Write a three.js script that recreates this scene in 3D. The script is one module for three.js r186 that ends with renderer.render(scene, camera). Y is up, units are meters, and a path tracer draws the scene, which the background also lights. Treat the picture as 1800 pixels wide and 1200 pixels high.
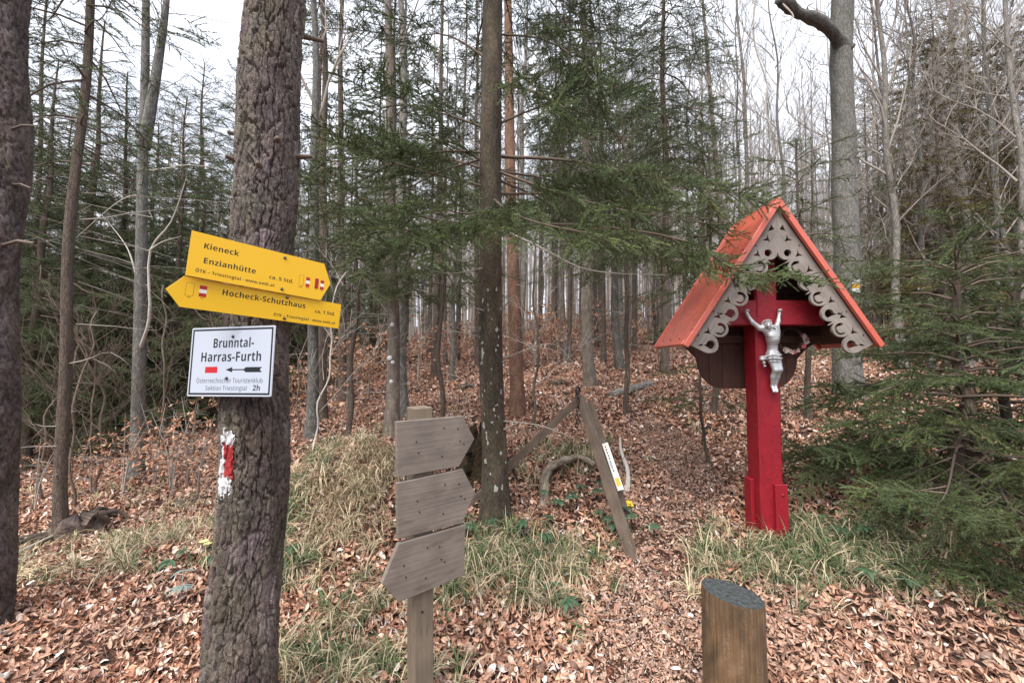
import * as THREE from 'three';
import { mergeGeometries, toCreasedNormals } from 'three/addons/utils/BufferGeometryUtils.js';
import { MarchingCubes } from 'three/addons/objects/MarchingCubes.js';
import { RoundedBoxGeometry } from 'three/addons/geometries/RoundedBoxGeometry.js';
import { createNoise2D, createNoise3D } from 'simplex-noise';

// ------------------------------------------------------------------ camera, sky, sun, exposure
const scene = new THREE.Scene();
const F = 700, EYE = 1.6, PITCH = THREE.MathUtils.degToRad(3);       // focal length in pixels of the 1800 x 1200 photograph
const camera = new THREE.PerspectiveCamera(2 * Math.atan(600 / F) * 180 / Math.PI, 1.5, 0.05, 600);
camera.position.set(0, EYE, 0); camera.rotation.x = PITCH;
const renderer = new THREE.WebGLRenderer({ antialias: true });
renderer.toneMapping = THREE.LinearToneMapping;
renderer.toneMappingExposure = 3.75;
renderer.shadowMap.enabled = true;
{ // overcast sky: brighter overhead than at the horizon, soft cloud structure
  const w = 512, h = 256, data = new Float32Array(w * h * 4), n3 = createNoise3D(rng(5));
  for (let j = 0; j < h; j++) for (let i = 0; i < w; i++) {
    const el = ((j + .5) / h - .5) * Math.PI, az = (i + .5) / w * Math.PI * 2;
    const d = [Math.cos(el) * Math.cos(az), Math.sin(el), Math.cos(el) * Math.sin(az)];
    let c = 0, a = .5, f = 2.2;
    for (let o = 0; o < 4; o++) { c += a * n3(d[0] * f, d[1] * f * 1.8, d[2] * f); a *= .5; f *= 2.1; }
    const L = .275 * (1 + .8 * Math.max(0, Math.sin(el))) * (1 + .16 * c), b = .5 + .5 * c;
    const o = (j * w + i) * 4;
    data[o] = L * (.84 + .12 * b); data[o + 1] = L * (.92 + .06 * b); data[o + 2] = L * (1.08 - .03 * b); data[o + 3] = 1;
  }
  const t = new THREE.DataTexture(data, w, h, THREE.RGBAFormat, THREE.FloatType);
  t.mapping = THREE.EquirectangularReflectionMapping; t.magFilter = t.minFilter = THREE.LinearFilter; t.needsUpdate = true;
  scene.background = t; scene.environment = t;
}
const sun = new THREE.DirectionalLight(0xfff6ec, 1.5);
sun.position.set(-5, 16, 5); sun.target.position.set(0, 0, -4); sun.castShadow = true; sun.shadow.radius = 75;
sun.shadow.mapSize.set(2048, 2048);
Object.assign(sun.shadow.camera, { left: -25, right: 25, top: 25, bottom: -25, near: 1, far: 80 });
scene.add(sun, sun.target);

// ------------------------------------------------------------------ helpers
function rng(seed) { let s = seed | 0; return () => { s = (s + 0x6d2b79f5) | 0; let t = Math.imul(s ^ (s >>> 15), 1 | s); t = (t + Math.imul(t ^ (t >>> 7), 61 | t)) ^ t; return ((t ^ (t >>> 14)) >>> 0) / 4294967296; }; }
const V = (x, y, z) => new THREE.Vector3(x, y, z), { clamp, lerp, smoothstep: ss3 } = THREE.MathUtils;
const ss = (a, b, x) => { const t = clamp((x - a) / (b - a), 0, 1); return t * t * (3 - 2 * t); };
const N2 = createNoise2D(rng(11)), N3 = createNoise3D(rng(12));
const fbm2 = (x, y, o = 4) => { let s = 0, a = .5; for (let i = 0; i < o; i++) { s += a * N2(x, y); x *= 2.03; y *= 2.03; a *= .5; } return s; };
const fbm3 = (x, y, z, o = 3) => { let s = 0, a = .5; for (let i = 0; i < o; i++) { s += a * N3(x, y, z); x *= 2.03; y *= 2.03; z *= 2.03; a *= .5; } return s; };
const hash = (x, y) => { let h = (x * 374761393 + y * 668265263) | 0; h = Math.imul(h ^ (h >>> 13), 1274126177); return ((h ^ (h >>> 16)) >>> 0) / 4294967296; };
const col = (r, g, b) => new THREE.Color().setRGB(r, g, b);
const taken = new Map();
function numbered(n) { const k = taken.get(n) ?? 0; taken.set(n, k + 1); return k ? n + '_' + String(k).padStart(3, '0') : n; }
function tag(o, label, category, group, kind) { if (label) o.userData.label = label; if (category) o.userData.category = category; if (group) o.userData.group = group; if (kind) o.userData.kind = kind; return o; }
function shade(o) { o.castShadow = true; o.receiveShadow = true; return o; }
function thing(name, label, category, pos = [0, 0, 0], turn = 0, group) { const g = new THREE.Group(); g.name = numbered(name); g.position.set(...pos); g.rotation.y = turn; scene.add(g); return tag(g, label, category, group); }
function part(name, geo, mat, parent, label) { const m = shade(new THREE.Mesh(geo, mat)); m.name = name; parent.add(m); if (label) m.userData.label = label; return m; }
function solo(name, geo, mat, label, category, group, kind) { const m = shade(new THREE.Mesh(geo, mat)); m.name = numbered(name); scene.add(m); return tag(m, label, category, group, kind); }
function instances(name, geo, mat, mats, cols, parent) {
  const m = shade(new THREE.InstancedMesh(geo, mat, mats.length)); m.name = name; m.userData.kind = 'stuff'; m.frustumCulled = false;
  for (let i = 0; i < mats.length; i++) { m.setMatrixAt(i, mats[i]); if (cols) m.setColorAt(i, cols[i]); }
  parent.add(m); return m;
}
function copy(o, pos, turn, scale, label, group) { const c = o.clone(); c.name = numbered(o.name.replace(/_\d{3}$/, '')); c.userData = { ...o.userData }; c.position.set(...pos); c.rotation.set(0, turn, 0); c.scale.copy(Array.isArray(scale) ? V(...scale) : V(scale, scale, scale)); if (label) c.userData.label = label; if (group) c.userData.group = group; scene.add(c); return c; }

// collects tubes and faces into one geometry
class MB {
  constructor() { this.p = []; this.u = []; this.i = []; this.c = null; }
  get n() { return this.p.length / 3; }
  v(x, y, z, u = 0, w = 0, c) { this.p.push(x, y, z); this.u.push(u, w); if (c) (this.c ??= []).push(...c); return this.n - 1; }
  tri(a, b, c) { this.i.push(a, b, c); }
  quad(a, b, c, d) { this.i.push(a, b, c, a, c, d); }
  tube(pts, rad, sides = 6, { cap = true, c, kU = 1, vScale = 1, lump = 0 } = {}) {
    const n = pts.length, rings = []; let nx = null, t = V(0, 0, 0), len = 0;
    for (let k = 0; k < n; k++) {
      t.copy(pts[Math.min(k + 1, n - 1)]).sub(pts[Math.max(k - 1, 0)]).normalize();
      if (!nx) { nx = Math.abs(t.y) < .9 ? V(0, 1, 0) : V(1, 0, 0); }
      nx = nx.clone().sub(t.clone().multiplyScalar(nx.dot(t))).normalize();
      const b = t.clone().cross(nx), r = typeof rad === 'function' ? rad(k / (n - 1)) : rad[k], ring = [];
      if (k) len += pts[k].distanceTo(pts[k - 1]);
      for (let s = 0; s <= sides; s++) {
        const a = s / sides * Math.PI * 2, q = pts[k], rr = lump ? r * (1 + lump * N3(q.x * 9 + Math.cos(a), q.y * 9 + Math.sin(a), q.z * 9)) : r;
        const x = Math.cos(a) * rr, y = Math.sin(a) * rr;
        ring.push(this.v(q.x + nx.x * x + b.x * y, q.y + nx.y * x + b.y * y, q.z + nx.z * x + b.z * y, kU * s / sides, len * vScale, c));
      }
      rings.push(ring);
    }
    for (let k = 0; k < n - 1; k++) for (let s = 0; s < sides; s++) this.quad(rings[k][s], rings[k][s + 1], rings[k + 1][s + 1], rings[k + 1][s]);
    if (cap) for (const [k, f] of [[0, 1], [n - 1, 0]]) { const m = this.v(pts[k].x, pts[k].y, pts[k].z, .5, .5, c); for (let s = 0; s < sides; s++) f ? this.tri(m, rings[k][s + 1], rings[k][s]) : this.tri(m, rings[k][s], rings[k][s + 1]); }
    return this;
  }
  geo(smooth = true) {
    const g = new THREE.BufferGeometry();
    g.setAttribute('position', new THREE.Float32BufferAttribute(this.p, 3)); g.setAttribute('uv', new THREE.Float32BufferAttribute(this.u, 2));
    if (this.c) g.setAttribute('color', new THREE.Float32BufferAttribute(this.c, 3));
    g.setIndex(this.i); g.computeVertexNormals();
    return g;
  }
}
const tubeGeo = (pts, rad, sides, o) => new MB().tube(pts, rad, sides, o).geo();
const curve = (pts, n) => new THREE.CatmullRomCurve3(pts).getPoints(n);

// ------------------------------------------------------------------ photograph ray -> place
const cp = Math.cos(PITCH), sp = Math.sin(PITCH);
function ray(px, py) { const x = (px - 900) / F, y = -(py - 600) / F; return V(x, y * cp + sp, y * sp - cp); }
function at(px, py, d) { const r = ray(px, py); return r.multiplyScalar(d / -r.z).add(V(0, EYE, 0)); }

// ------------------------------------------------------------------ terrain
const DEP = [0, 1.5, 2, 3, 4, 6, 8, 12, 20, 40, 90, 200];
const COLS = [-1.286, -.857, -.429, 0, .429, .857, 1.286];
const TAB = [
  [0, 0, 0, -.02, -.08, -.32, -.5, -.6, -.55, -.2, 1, 2],
  [0, .01, .02, .04, .02, -.05, -.16, -.25, .0, 1.2, 4, 8],
  [0, .02, .06, .16, .3, .5, .62, .85, 1.4, 3.2, 8, 14],
  [0, .02, .06, .24, .40, .78, 1.05, 1.58, 2.5, 5, 11, 18],
  [0, .02, .07, .30, .50, .92, 1.28, 1.86, 2.9, 5.4, 11.5, 18],
  [0, .03, .09, .36, .55, .9, 1.2, 1.7, 2.5, 4.6, 10, 16],
  [0, .03, .08, .33, .5, .8, 1.05, 1.5, 2.2, 4, 9, 14]];
const cr = (a, b, c, d, t) => b + .5 * t * (c - a + t * (2 * a - 5 * b + 4 * c - d + t * (3 * (b - c) + d - a)));
function colAt(k, d) {
  const T = TAB[clamp(k, 0, 6)]; let i = 0; while (i < DEP.length - 2 && DEP[i + 1] <= d) i++;
  const t = clamp((d - DEP[i]) / (DEP[i + 1] - DEP[i]), 0, 1), g = (j) => T[clamp(j, 0, DEP.length - 1)];
  const m = (j) => { const a = clamp(j - 1, 0, 11), b = clamp(j + 1, 0, 11); return (T[b] - T[a]) / (DEP[b] - DEP[a]); };
  const h = DEP[i + 1] - DEP[i], t2 = t * t, t3 = t2 * t;
  return (2 * t3 - 3 * t2 + 1) * g(i) + (t3 - 2 * t2 + t) * h * m(i) + (3 * t2 - 2 * t3) * g(i + 1) + (t3 - t2) * h * m(i + 1);
}
const AMAX = Math.atan(1.286);
function mound(x, z) {
  const a = (x + 1.42) / .62, b = (z + 3.75) / .62; let h = .5 * Math.exp(-(a * a + b * b) * .8);
  const c = (x + 1.9) / .5, d = (z + 4.3) / .8; h += .18 * Math.exp(-(c * c + d * d));
  const e = (x + .1) / .8, f = (z + 4.6) / .5; h += .16 * Math.exp(-(e * e + f * f));
  const g = (x - 2.1) / .9, k = (z + 2.9) / .5; h += .05 * Math.exp(-(g * g + k * k));
  return h;
}
function ground(x, z) {
  const r = Math.hypot(x, z), a0 = Math.atan2(x, -z), a = clamp(a0, -AMAX, AMAX), d = r * Math.cos(a), u = Math.tan(a);
  const q = clamp((u + 1.286) / .4287, 0, 5.9999), k = Math.floor(q), t = q - k;
  const w = 1 - ss(1.1, 2.3, Math.abs(a0));
  const h = cr(colAt(k - 1, d), colAt(k, d), colAt(k + 1, d), colAt(k + 2, d), t) * w;
  return h + mound(x, z) + (.03 * fbm2(x * .9 + 7, z * .9, 3) + .012 * fbm2(x * 4, z * 4, 2)) * Math.min(1, r / 2) + .25 * fbm2(x * .06, z * .06, 2) * ss(10, 40, r);
}
function onGround(px, py, far = 90) {
  const r = ray(px, py).normalize(); let t = .5, p = V(0, 0, 0), q;
  for (; t < far; t += .01 + t * .004) { p.copy(r).multiplyScalar(t).add(V(0, EYE, 0)); if (p.y < ground(p.x, p.z)) break; }
  p.y = ground(p.x, p.z); return p;
}
const stand = (px, d) => { let x = (px - 900) / F * d, y = ground(x, -d); for (let k = 0; k < 3; k++) { x = (px - 900) / F * (d * cp + (y - EYE) * sp); y = ground(x, -d); } return V(x, y, -d); };
// ------------------------------------------------------------------ textures
function dataTex(w, h, fn, srgb, repeat) {
  const a = new Uint8Array(w * h * 4), o = [0, 0, 0];
  for (let j = 0; j < h; j++) for (let i = 0; i < w; i++) { fn(i / w, j / h, o); const k = (j * w + i) * 4; a[k] = clamp(o[0], 0, 1) * 255; a[k + 1] = clamp(o[1], 0, 1) * 255; a[k + 2] = clamp(o[2], 0, 1) * 255; a[k + 3] = 255; }
  const t = new THREE.DataTexture(a, w, h, THREE.RGBAFormat); t.wrapS = t.wrapT = THREE.RepeatWrapping; t.magFilter = THREE.LinearFilter; t.minFilter = THREE.LinearMipmapLinearFilter; t.generateMipmaps = true;
  if (srgb) t.colorSpace = THREE.SRGBColorSpace; if (repeat) t.repeat.set(...repeat); t.needsUpdate = true; return t;
}
const tn = (u, v, f, s = 0) => { const a = u * 6.28318, b = v * 6.28318, r = f / 6.28318; return N3(Math.cos(a) * r + s, Math.sin(a) * r + Math.cos(b) * r * 1.0, Math.sin(b) * r + s * .7); };  // tiles in u and v
// elongated cells of bark: [F2-F1, value of the cell]
function cells(u, v, nx, ny, seed) {
  const x = u * nx, y = v * ny, ix = Math.floor(x), iy = Math.floor(y); let f1 = 9, f2 = 9, id = 0;
  for (let j = -1; j <= 1; j++) for (let i = -1; i <= 1; i++) {
    const cx = ((ix + i) % nx + nx) % nx, cy = ((iy + j) % ny + ny) % ny;
    const px = ix + i + .5 + (hash(cx + seed, cy * 7 + 1) - .5) * .9, py = iy + j + .5 + (hash(cx * 5 + 3, cy + seed) - .5) * .9;
    const d = (px - x) ** 2 + (py - y) ** 2; if (d < f1) { f2 = f1; f1 = d; id = hash(cx * 13 + seed, cy * 17); } else if (d < f2) f2 = d;
  }
  return [Math.sqrt(f2) - Math.sqrt(f1), id];
}
function barkHeight(u, v, nx, ny, seed) {   // 0 in the fissures to 1 on the plates
  const wu = u + .020 * tn(u, v, 13, seed) + .007 * tn(u, v, 40, seed + 2), wv = v + .022 * tn(u, v, 11, seed + 9) + .008 * tn(u, v, 34, seed + 4);
  const [e, id] = cells(((wu % 1) + 1) % 1, ((wv % 1) + 1) % 1, nx, ny, seed), [e2, id2] = cells(((wu % 1) + 1) % 1, ((wv % 1) + 1) % 1, nx * 3, ny * 4, seed + 5);
  return [ss(.0, .15, e) * (.46 + .26 * id) + .17 * ss(0, .22, e2) * (.3 + .7 * id2) + .16 * Math.abs(tn(u, v * .5, 46, 3)) + .08 * tn(u, v, 110, 7), id, id2];
}
const T = {};
T.barkBump = dataTex(512, 1024, (u, v, o) => { const h = barkHeight(u, v, 14, 12, 3)[0]; o[0] = o[1] = o[2] = h * .85; });
T.barkTone = dataTex(256, 512, (u, v, o) => { const [h, id, id2] = barkHeight(u, v, 14, 12, 3), g = .72 + .14 * id + .1 * id2 + .12 * tn(u, v, 30, 2) + .10 * tn(u, v, 5, 6); o[0] = g; o[1] = g * (.97 + .04 * tn(u, v, 4, 1)); o[2] = g * (.94 + .05 * tn(u, v, 6, 8)); }, true);
T.beech = dataTex(512, 512, (u, v, o) => {
  let g = .74 + .1 * tn(u, v, 7, 1) + .07 * tn(u, v, 22, 4) + .05 * tn(u, v, 70, 2);
  const lich = ss(.25, .5, tn(u, v, 16, 9) + .35 * tn(u, v, 60, 5)), line = ss(.55, .8, tn(u * 1, v, 12, 20) * .4 + N2(u * 3 + 8, v * 90));
  g = g * (1 - .22 * line) + lich * .17; const m = ss(.1, .6, tn(u, v, 5, 30));
  o[0] = g * (1 - .05 * m); o[1] = g * (.99 - .03 * m); o[2] = g * (.97 - .06 * m);
}, true);
T.beechBump = dataTex(512, 512, (u, v, o) => { o[0] = o[1] = o[2] = .5 + .18 * N2(u * 3 + 8, v * 90) + .2 * tn(u, v, 40, 2) + .12 * tn(u, v, 12, 5); });
const grain = (u, v, s) => { const k = .35 * N2(u * 1.4 + s, v * 3 + s), w = v + .03 * k; return .5 * N2(u * 1.2 + s, w * 42) + .3 * N2(u * 3.5, w * 95 + s) + .2 * N2(u * 14 + s, w * 150); };
T.grey = dataTex(1024, 512, (u, v, o) => { const g = grain(u, v, 3), p = fbm2(u * 5, v * 4 + 9, 3), e = .67 + .065 * g + .09 * p, st = ss(.25, .6, fbm2(u * 3 + 40, v * 9, 3)); o[0] = e * (1 - .12 * st); o[1] = e * (.945 - .13 * st); o[2] = e * (.895 - .14 * st); }, true);
T.greyBump = dataTex(1024, 512, (u, v, o) => { const g = grain(u, v, 3); o[0] = o[1] = o[2] = .55 + .3 * g - .35 * ss(.52, .75, N2(u * 2.2 + 5, v * 30 + 7)); });
for (const t of [T.grey, T.greyBump]) t.wrapS = t.wrapT = THREE.MirroredRepeatWrapping;
T.log = dataTex(512, 1024, (u, v, o) => { const g = .5 * N2(u * 40, v * 1.6) + .3 * N2(u * 90, v * 4), p = tn(u, v, 9, 4), q = ss(.2, .65, tn(u, v, 13, 14) + .4 * tn(u, v, 50, 3)), k = ss(.1, .8, tn(u, v * .6, 6, 44)), s = ss(.25, .8, N2(u * 26 + 3, v * 2.2) + .4 * tn(u, v, 60, 8)), e = .57 + .12 * g + .07 * p; o[0] = e * (1 + .06 * q + .16 * s) * (1 - .16 * k); o[1] = e * (.87 + .07 * q + .17 * s) * (1 - .15 * k); o[2] = e * (.70 + .09 * q + .18 * s) * (1 - .17 * k); }, true);
T.logBump = dataTex(512, 1024, (u, v, o) => { o[0] = o[1] = o[2] = .5 + .3 * N2(u * 40, v * 1.6) + .2 * N2(u * 90, v * 4); });
T.soil = dataTex(1024, 1024, (u, v, o) => { const a = tn(u, v, 120, 3), b = tn(u, v, 40, 9), c = tn(u, v, 9, 5), e = .42 + .16 * a + .12 * b + .08 * c, w = ss(.35, .75, b + .5 * a); o[0] = e + .2 * w; o[1] = e * .76 + .14 * w; o[2] = e * .62 + .12 * w; }, true);
T.soilBump = dataTex(1024, 1024, (u, v, o) => { o[0] = o[1] = o[2] = .5 + .25 * tn(u, v, 120, 3) + .2 * tn(u, v, 40, 9); });
T.paint = dataTex(512, 512, (u, v, o) => { const e = .9 + .05 * tn(u, v, 8, 3) + .04 * tn(u, v, 60, 7) + .03 * N2(u * 60, v * 3), w = ss(.5, .8, tn(u, v, 26, 15) + .25 * tn(u, v, 90, 1)); o[0] = e * (1 - .12 * w); o[1] = e * (1 - .2 * w); o[2] = e * (1 - .15 * w); }, true);
T.paintBump = dataTex(512, 512, (u, v, o) => { o[0] = o[1] = o[2] = .5 + .2 * tn(u, v, 50, 7) + .3 * N2(u * 3, v * 60); });
T.metalRough = dataTex(256, 256, (u, v, o) => { o[0] = o[1] = o[2] = .72 + .15 * tn(u, v, 9, 2) + .1 * tn(u, v, 40, 4); });

T.rings = dataTex(512, 512, (u, v, o) => { const x = u - .52, y = v - .47, r = Math.hypot(x, y) * (1 + .06 * N2(x * 5, y * 5)), a = Math.atan2(y, x), ring = .5 + .5 * Math.sin(r * 190 + 2 * N2(x * 7, y * 7)), crack = ss(.82, .97, Math.abs(N2(a * 2.2, 3 + r))) * ss(.02, .12, r), p = fbm2(u * 9, v * 9, 4), g = ss(.15, .5, fbm2(u * 6 + 9, v * 6, 3)); const e = .55 + .16 * ring + .3 * p - .3 * crack; o[0] = e; o[1] = e * (1.02 + .06 * g); o[2] = e * (1.04 - .05 * g); }, true);
const rep = (t, x, y) => { const c = t.clone(); c.repeat.set(x, y); c.needsUpdate = true; return c; };
const std = (o) => new THREE.MeshStandardMaterial({ roughness: .9, metalness: 0, side: THREE.DoubleSide, ...o });
const M = {
  bark: std({ color: col(.20, .162, .138), map: T.barkTone, bumpMap: T.barkBump, bumpScale: .014, vertexColors: false }),
  barkRed: std({ color: col(.31, .185, .13), map: T.barkTone, bumpMap: T.barkBump, bumpScale: .010 }),
  barkGrey: std({ color: col(.28, .25, .22), map: T.barkTone, bumpMap: T.barkBump, bumpScale: .008 }),
  pine: std({ map: T.barkTone, vertexColors: true, bumpMap: rep(T.barkBump, 2, 2), bumpScale: .006, roughness: .95 }),
  beech: std({ color: col(.26, .255, .245), map: T.beech, bumpMap: T.beechBump, bumpScale: .004 }),
  beechPale: std({ color: col(.36, .34, .32), map: T.beech, bumpMap: T.beechBump, bumpScale: .003 }),
  twig: std({ color: col(.15, .115, .09) }), twigGrey: std({ color: col(.34, .305, .27) }), twigPale: std({ color: col(.55, .52, .47) }),
  needle: std({ vertexColors: true, roughness: .55 }), leaf: std({ vertexColors: true, roughness: .7 }), grass: std({ vertexColors: true, roughness: .7 }),
  greyWood: std({ color: col(.47, .445, .425), map: T.grey, bumpMap: T.greyBump, bumpScale: .0007 }),
  greyPost: std({ color: col(.42, .375, .31), map: rep(T.grey, 1, 1), bumpMap: T.greyBump, bumpScale: .0009 }),
  fret: std({ color: col(.64, .64, .65), map: T.grey, bumpMap: T.greyBump, bumpScale: .0008 }),
  brownWood: std({ color: col(.20, .095, .075), map: T.grey, bumpMap: T.greyBump, bumpScale: .0014, roughness: .7 }),
  crooked: std({ color: col(.44, .36, .29), map: T.beech, bumpMap: T.greyBump, bumpScale: .004 }),
  oldWood: std({ color: col(.34, .29, .25), map: T.grey, bumpMap: T.greyBump, bumpScale: .003 }),
  redPaint: std({ color: col(.34, .008, .021), map: T.paint, bumpMap: T.paintBump, bumpScale: .0006, roughness: .55 }),
  roof: new THREE.MeshPhysicalMaterial({ color: col(.76, .145, .085), map: T.paint, roughness: .38, metalness: 0, clearcoat: .9, clearcoatRoughness: .22, side: THREE.DoubleSide }),
  beechDark: std({ color: col(.25, .245, .235), map: T.beech, bumpMap: T.beechBump, bumpScale: .004 }),
  silver: std({ color: col(.56, .57, .585), metalness: .6, roughness: .62, roughnessMap: T.metalRough }),
  log: std({ color: col(.43, .345, .275), map: T.log, bumpMap: T.logBump, bumpScale: .003 }),
  logTop: std({ color: col(.12, .13, .132), map: T.rings, bumpMap: T.rings, bumpScale: .003 }),
  iron: std({ color: col(.05, .04, .035), roughness: .6, metalness: .6 }), screw: std({ color: col(.06, .06, .065), roughness: .35, metalness: .8 }),
  white: std({ color: col(.82, .83, .84), map: T.paint, roughness: .6 }), redMark: std({ color: col(.42, .03, .03), map: T.paint, roughness: .7 }), yellowMark: std({ color: col(.75, .42, .03), map: T.paint, roughness: .6 }),
  moss: std({ color: col(.13, .14, .035), map: T.soil, bumpMap: T.soilBump, bumpScale: .01 }),
};

// ------------------------------------------------------------------ trunks
// local y up from the root; bend in metres at the top
function trunkGeo({ h, r0, r1, sides = 14, rings = 30, flare = .5, bend = [0, 0], wob = .02, disp = 0, tiles = 1, seed = 0, color }) {
  const mb = new MB(), P = [];
  for (let k = 0; k <= rings; k++) {
    const t = k / rings, y = -.15 + (h + .15) * t, r = lerp(r0, r1, t) * (1 + flare * Math.exp(-Math.max(0, y) / (r0 * 2.2)));
    const cx = bend[0] * t * t + wob * N2(t * 3 + seed, seed) , cz = bend[1] * t * t + wob * N2(seed, t * 3 + seed + 9), ring = [];
    for (let s = 0; s <= sides; s++) {
      const u = s / sides, a = u * Math.PI * 2; let rr = r * (1 + .06 * N3(Math.cos(a), Math.sin(a), y * .8 + seed));
      if (y < .35) rr *= 1 + flare * .5 * ss(.35, -.1, y) * Math.cos(a * 5 + seed);
      let c; if (disp) { const [b, id, id2] = disp(u, y); rr += b; c = color(u, y, id, id2); }
      ring.push(mb.v(cx + Math.cos(a) * rr, y, cz + Math.sin(a) * rr, tiles * u, y / 1.2 * 1, c));
    }
    P.push(ring);
  }
  for (let k = 0; k < rings; k++) for (let s = 0; s < sides; s++) mb.quad(P[k][s], P[k + 1][s], P[k + 1][s + 1], P[k][s + 1]);
  const g = mb.geo(); return g;
}
const TILE = (r) => Math.max(1, Math.round(2 * Math.PI * r / .55));
function leanTo(o, base, top) { const d = top.clone().sub(base).normalize(); o.quaternion.setFromUnitVectors(V(0, 1, 0), d); return o; }

// ------------------------------------------------------------------ conifer sprays (axis +x, unit length 0.42 m)
function sprayGeo({ step, nlen, nw, twigs, seed, around, tone = 1 }) {
  const R = rng(seed), mb = new MB(), L = .42;
  const needle = (p, dir, side, len, c) => { const w = nw * .5; const a = mb.v(p.x - side.x * w, p.y - side.y * w, p.z - side.z * w, 0, 0, c), b = mb.v(p.x + side.x * w, p.y + side.y * w, p.z + side.z * w, 0, 0, c), t = mb.v(p.x + dir.x * len, p.y + dir.y * len, p.z + dir.z * len, 0, 0, c); mb.tri(a, b, t); };
  const twig = (o, dir, len, fresh) => {
    const up = V(0, 1, 0), sd = dir.clone().cross(up).normalize(), u2 = sd.clone().cross(dir).normalize(), n = Math.max(2, Math.round(len / step));
    const tip = o.clone().addScaledVector(dir, len); tip.y -= len * len * .35;
    mb.tube([o, o.clone().lerp(tip, .5).add(V(0, len * .03, 0)), tip], (t) => .0022 * (1.25 - t) + nw * .12, 3, { cap: false, c: [.085, .06, .042] });
    for (let k = 0; k < n; k++) {
      const t = (k + R()) / n, p = o.clone().lerp(tip, t); p.y += len * .06 * t * (1 - t) * 2;
      for (let q = 0; q < around; q++) {
        const a = (q / around + R() * .25) * Math.PI * 1.9 - Math.PI * .45, l = nlen * (.75 + .5 * R()) * (t > .93 ? .8 : 1);
        const d = dir.clone().multiplyScalar(.75 + .2 * R()).addScaledVector(sd, Math.cos(a) * .8).addScaledVector(u2, Math.sin(a) * .55).normalize();
        const g = (.8 + .5 * R()) * tone, f = fresh ? 1.25 : 1; needle(p, d, d.clone().cross(V(R() - .5, R() - .5, R() - .5)).normalize(), l, [.088 * g * f, .127 * g * f, .048 * g]);
      }
    }
  };
  for (let k = 0; k < twigs; k++) {
    const s = clamp((k + 1.6 * (R() - .2)) / twigs, .02, 1), sg = k % 2 ? 1 : -1, a = sg * (.55 + .6 * R()), len = (.19 * (1 - s) + .06) * (.5 + .9 * R());
    twig(V(L * s * .9, -.05 * s * s, 0), V(Math.cos(a), .28 - .62 * R(), Math.sin(a)).normalize(), len, R() < .25);
  }
  twig(V(0, 0, 0), V(1, -.03, 0).normalize(), L, false);
  return mb.geo();
}
const SPRAY = {
  near: [1, 2, 3].map((s) => sprayGeo({ step: .005, nlen: .019, nw: .0033, twigs: 13, seed: s, around: 4 })),
  mid: [4, 5].map((s) => sprayGeo({ step: .013, nlen: .028, nw: .0065, twigs: 9, seed: s, around: 3 })),
  far: [6, 7].map((s) => sprayGeo({ step: .034, nlen: .055, nw: .017, twigs: 7, seed: s, around: 3 })),
};
const placer = new THREE.Matrix4(), bx = V(0, 0, 0), by = V(0, 0, 0), bz = V(0, 0, 0);
function sprayMatrix(p, dir, up, s) {
  bx.copy(dir).normalize(); bz.copy(bx).cross(up).normalize(); by.copy(bz).cross(bx).normalize();
  return new THREE.Matrix4().makeBasis(bx.clone().multiplyScalar(s), by.clone().multiplyScalar(s), bz.clone().multiplyScalar(s)).setPosition(p);
}
// one bough: curve points with side shoots that carry sprays
function bough(R, pts, { wood, sprays, cols, bare = .12, space = .11, reach = .5, r = .012, sides = 4, gap = 0, shoot = true }) {
  const c = new THREE.CatmullRomCurve3(pts), L = c.getLength(), n = Math.max(3, Math.round(L / .16)), ps = c.getPoints(n);
  wood.tube(ps, (t) => r * (1.05 - t * .85), sides, { cap: false });
  const m = Math.max(2, Math.round(L * (1 - bare) / space));
  const put = (p, d, s) => { const up = V((R() - .5) * 1.6, 1, (R() - .5) * 1.6); sprays.push(sprayMatrix(p, d, up, s)); const g = .75 + .5 * R(); cols.push(col(g * (1 + .15 * (R() - .4)), g, g * (.95 + .15 * R()))); };
  for (let k = 0; k < m; k++) {
    if (R() < gap) continue;
    const t = bare + (1 - bare) * (k + R() * .6) / m, p = c.getPoint(t), d = c.getTangent(t), sg = k % 2 ? 1 : -1;
    const side = d.clone().cross(V(0, 1, 0)).normalize().multiplyScalar(sg), len = Math.min(reach, L * .55) * (.55 + .45 * Math.sin(Math.PI * Math.min(1, .15 + t * .9))) * (.75 + .5 * R());
    const sd = d.clone().multiplyScalar(.75).addScaledVector(side, .85).add(V(0, .22 - .62 * R(), 0)).normalize();
    if (len > .34 && shoot) {
      const e = p.clone().addScaledVector(sd, len * .7); e.y -= len * .08; wood.tube([p, p.clone().lerp(e, .5).add(V(0, .01, 0)), e], (q) => r * .4 * (1.1 - q), 3, { cap: false });
      put(e, sd, .7 + .3 * R()); put(p.clone().lerp(e, .45), sd.clone().addScaledVector(d, .7).normalize(), .55 + .3 * R()); put(p.clone().lerp(e, .5), sd.clone().addScaledVector(d, -.6).normalize(), .5 + .2 * R());
    } else put(p, sd, clamp(len / .38, .35, 1.1));
  }
  put(c.getPoint(.93), c.getTangent(.97), .7 + .3 * R());
}
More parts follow.
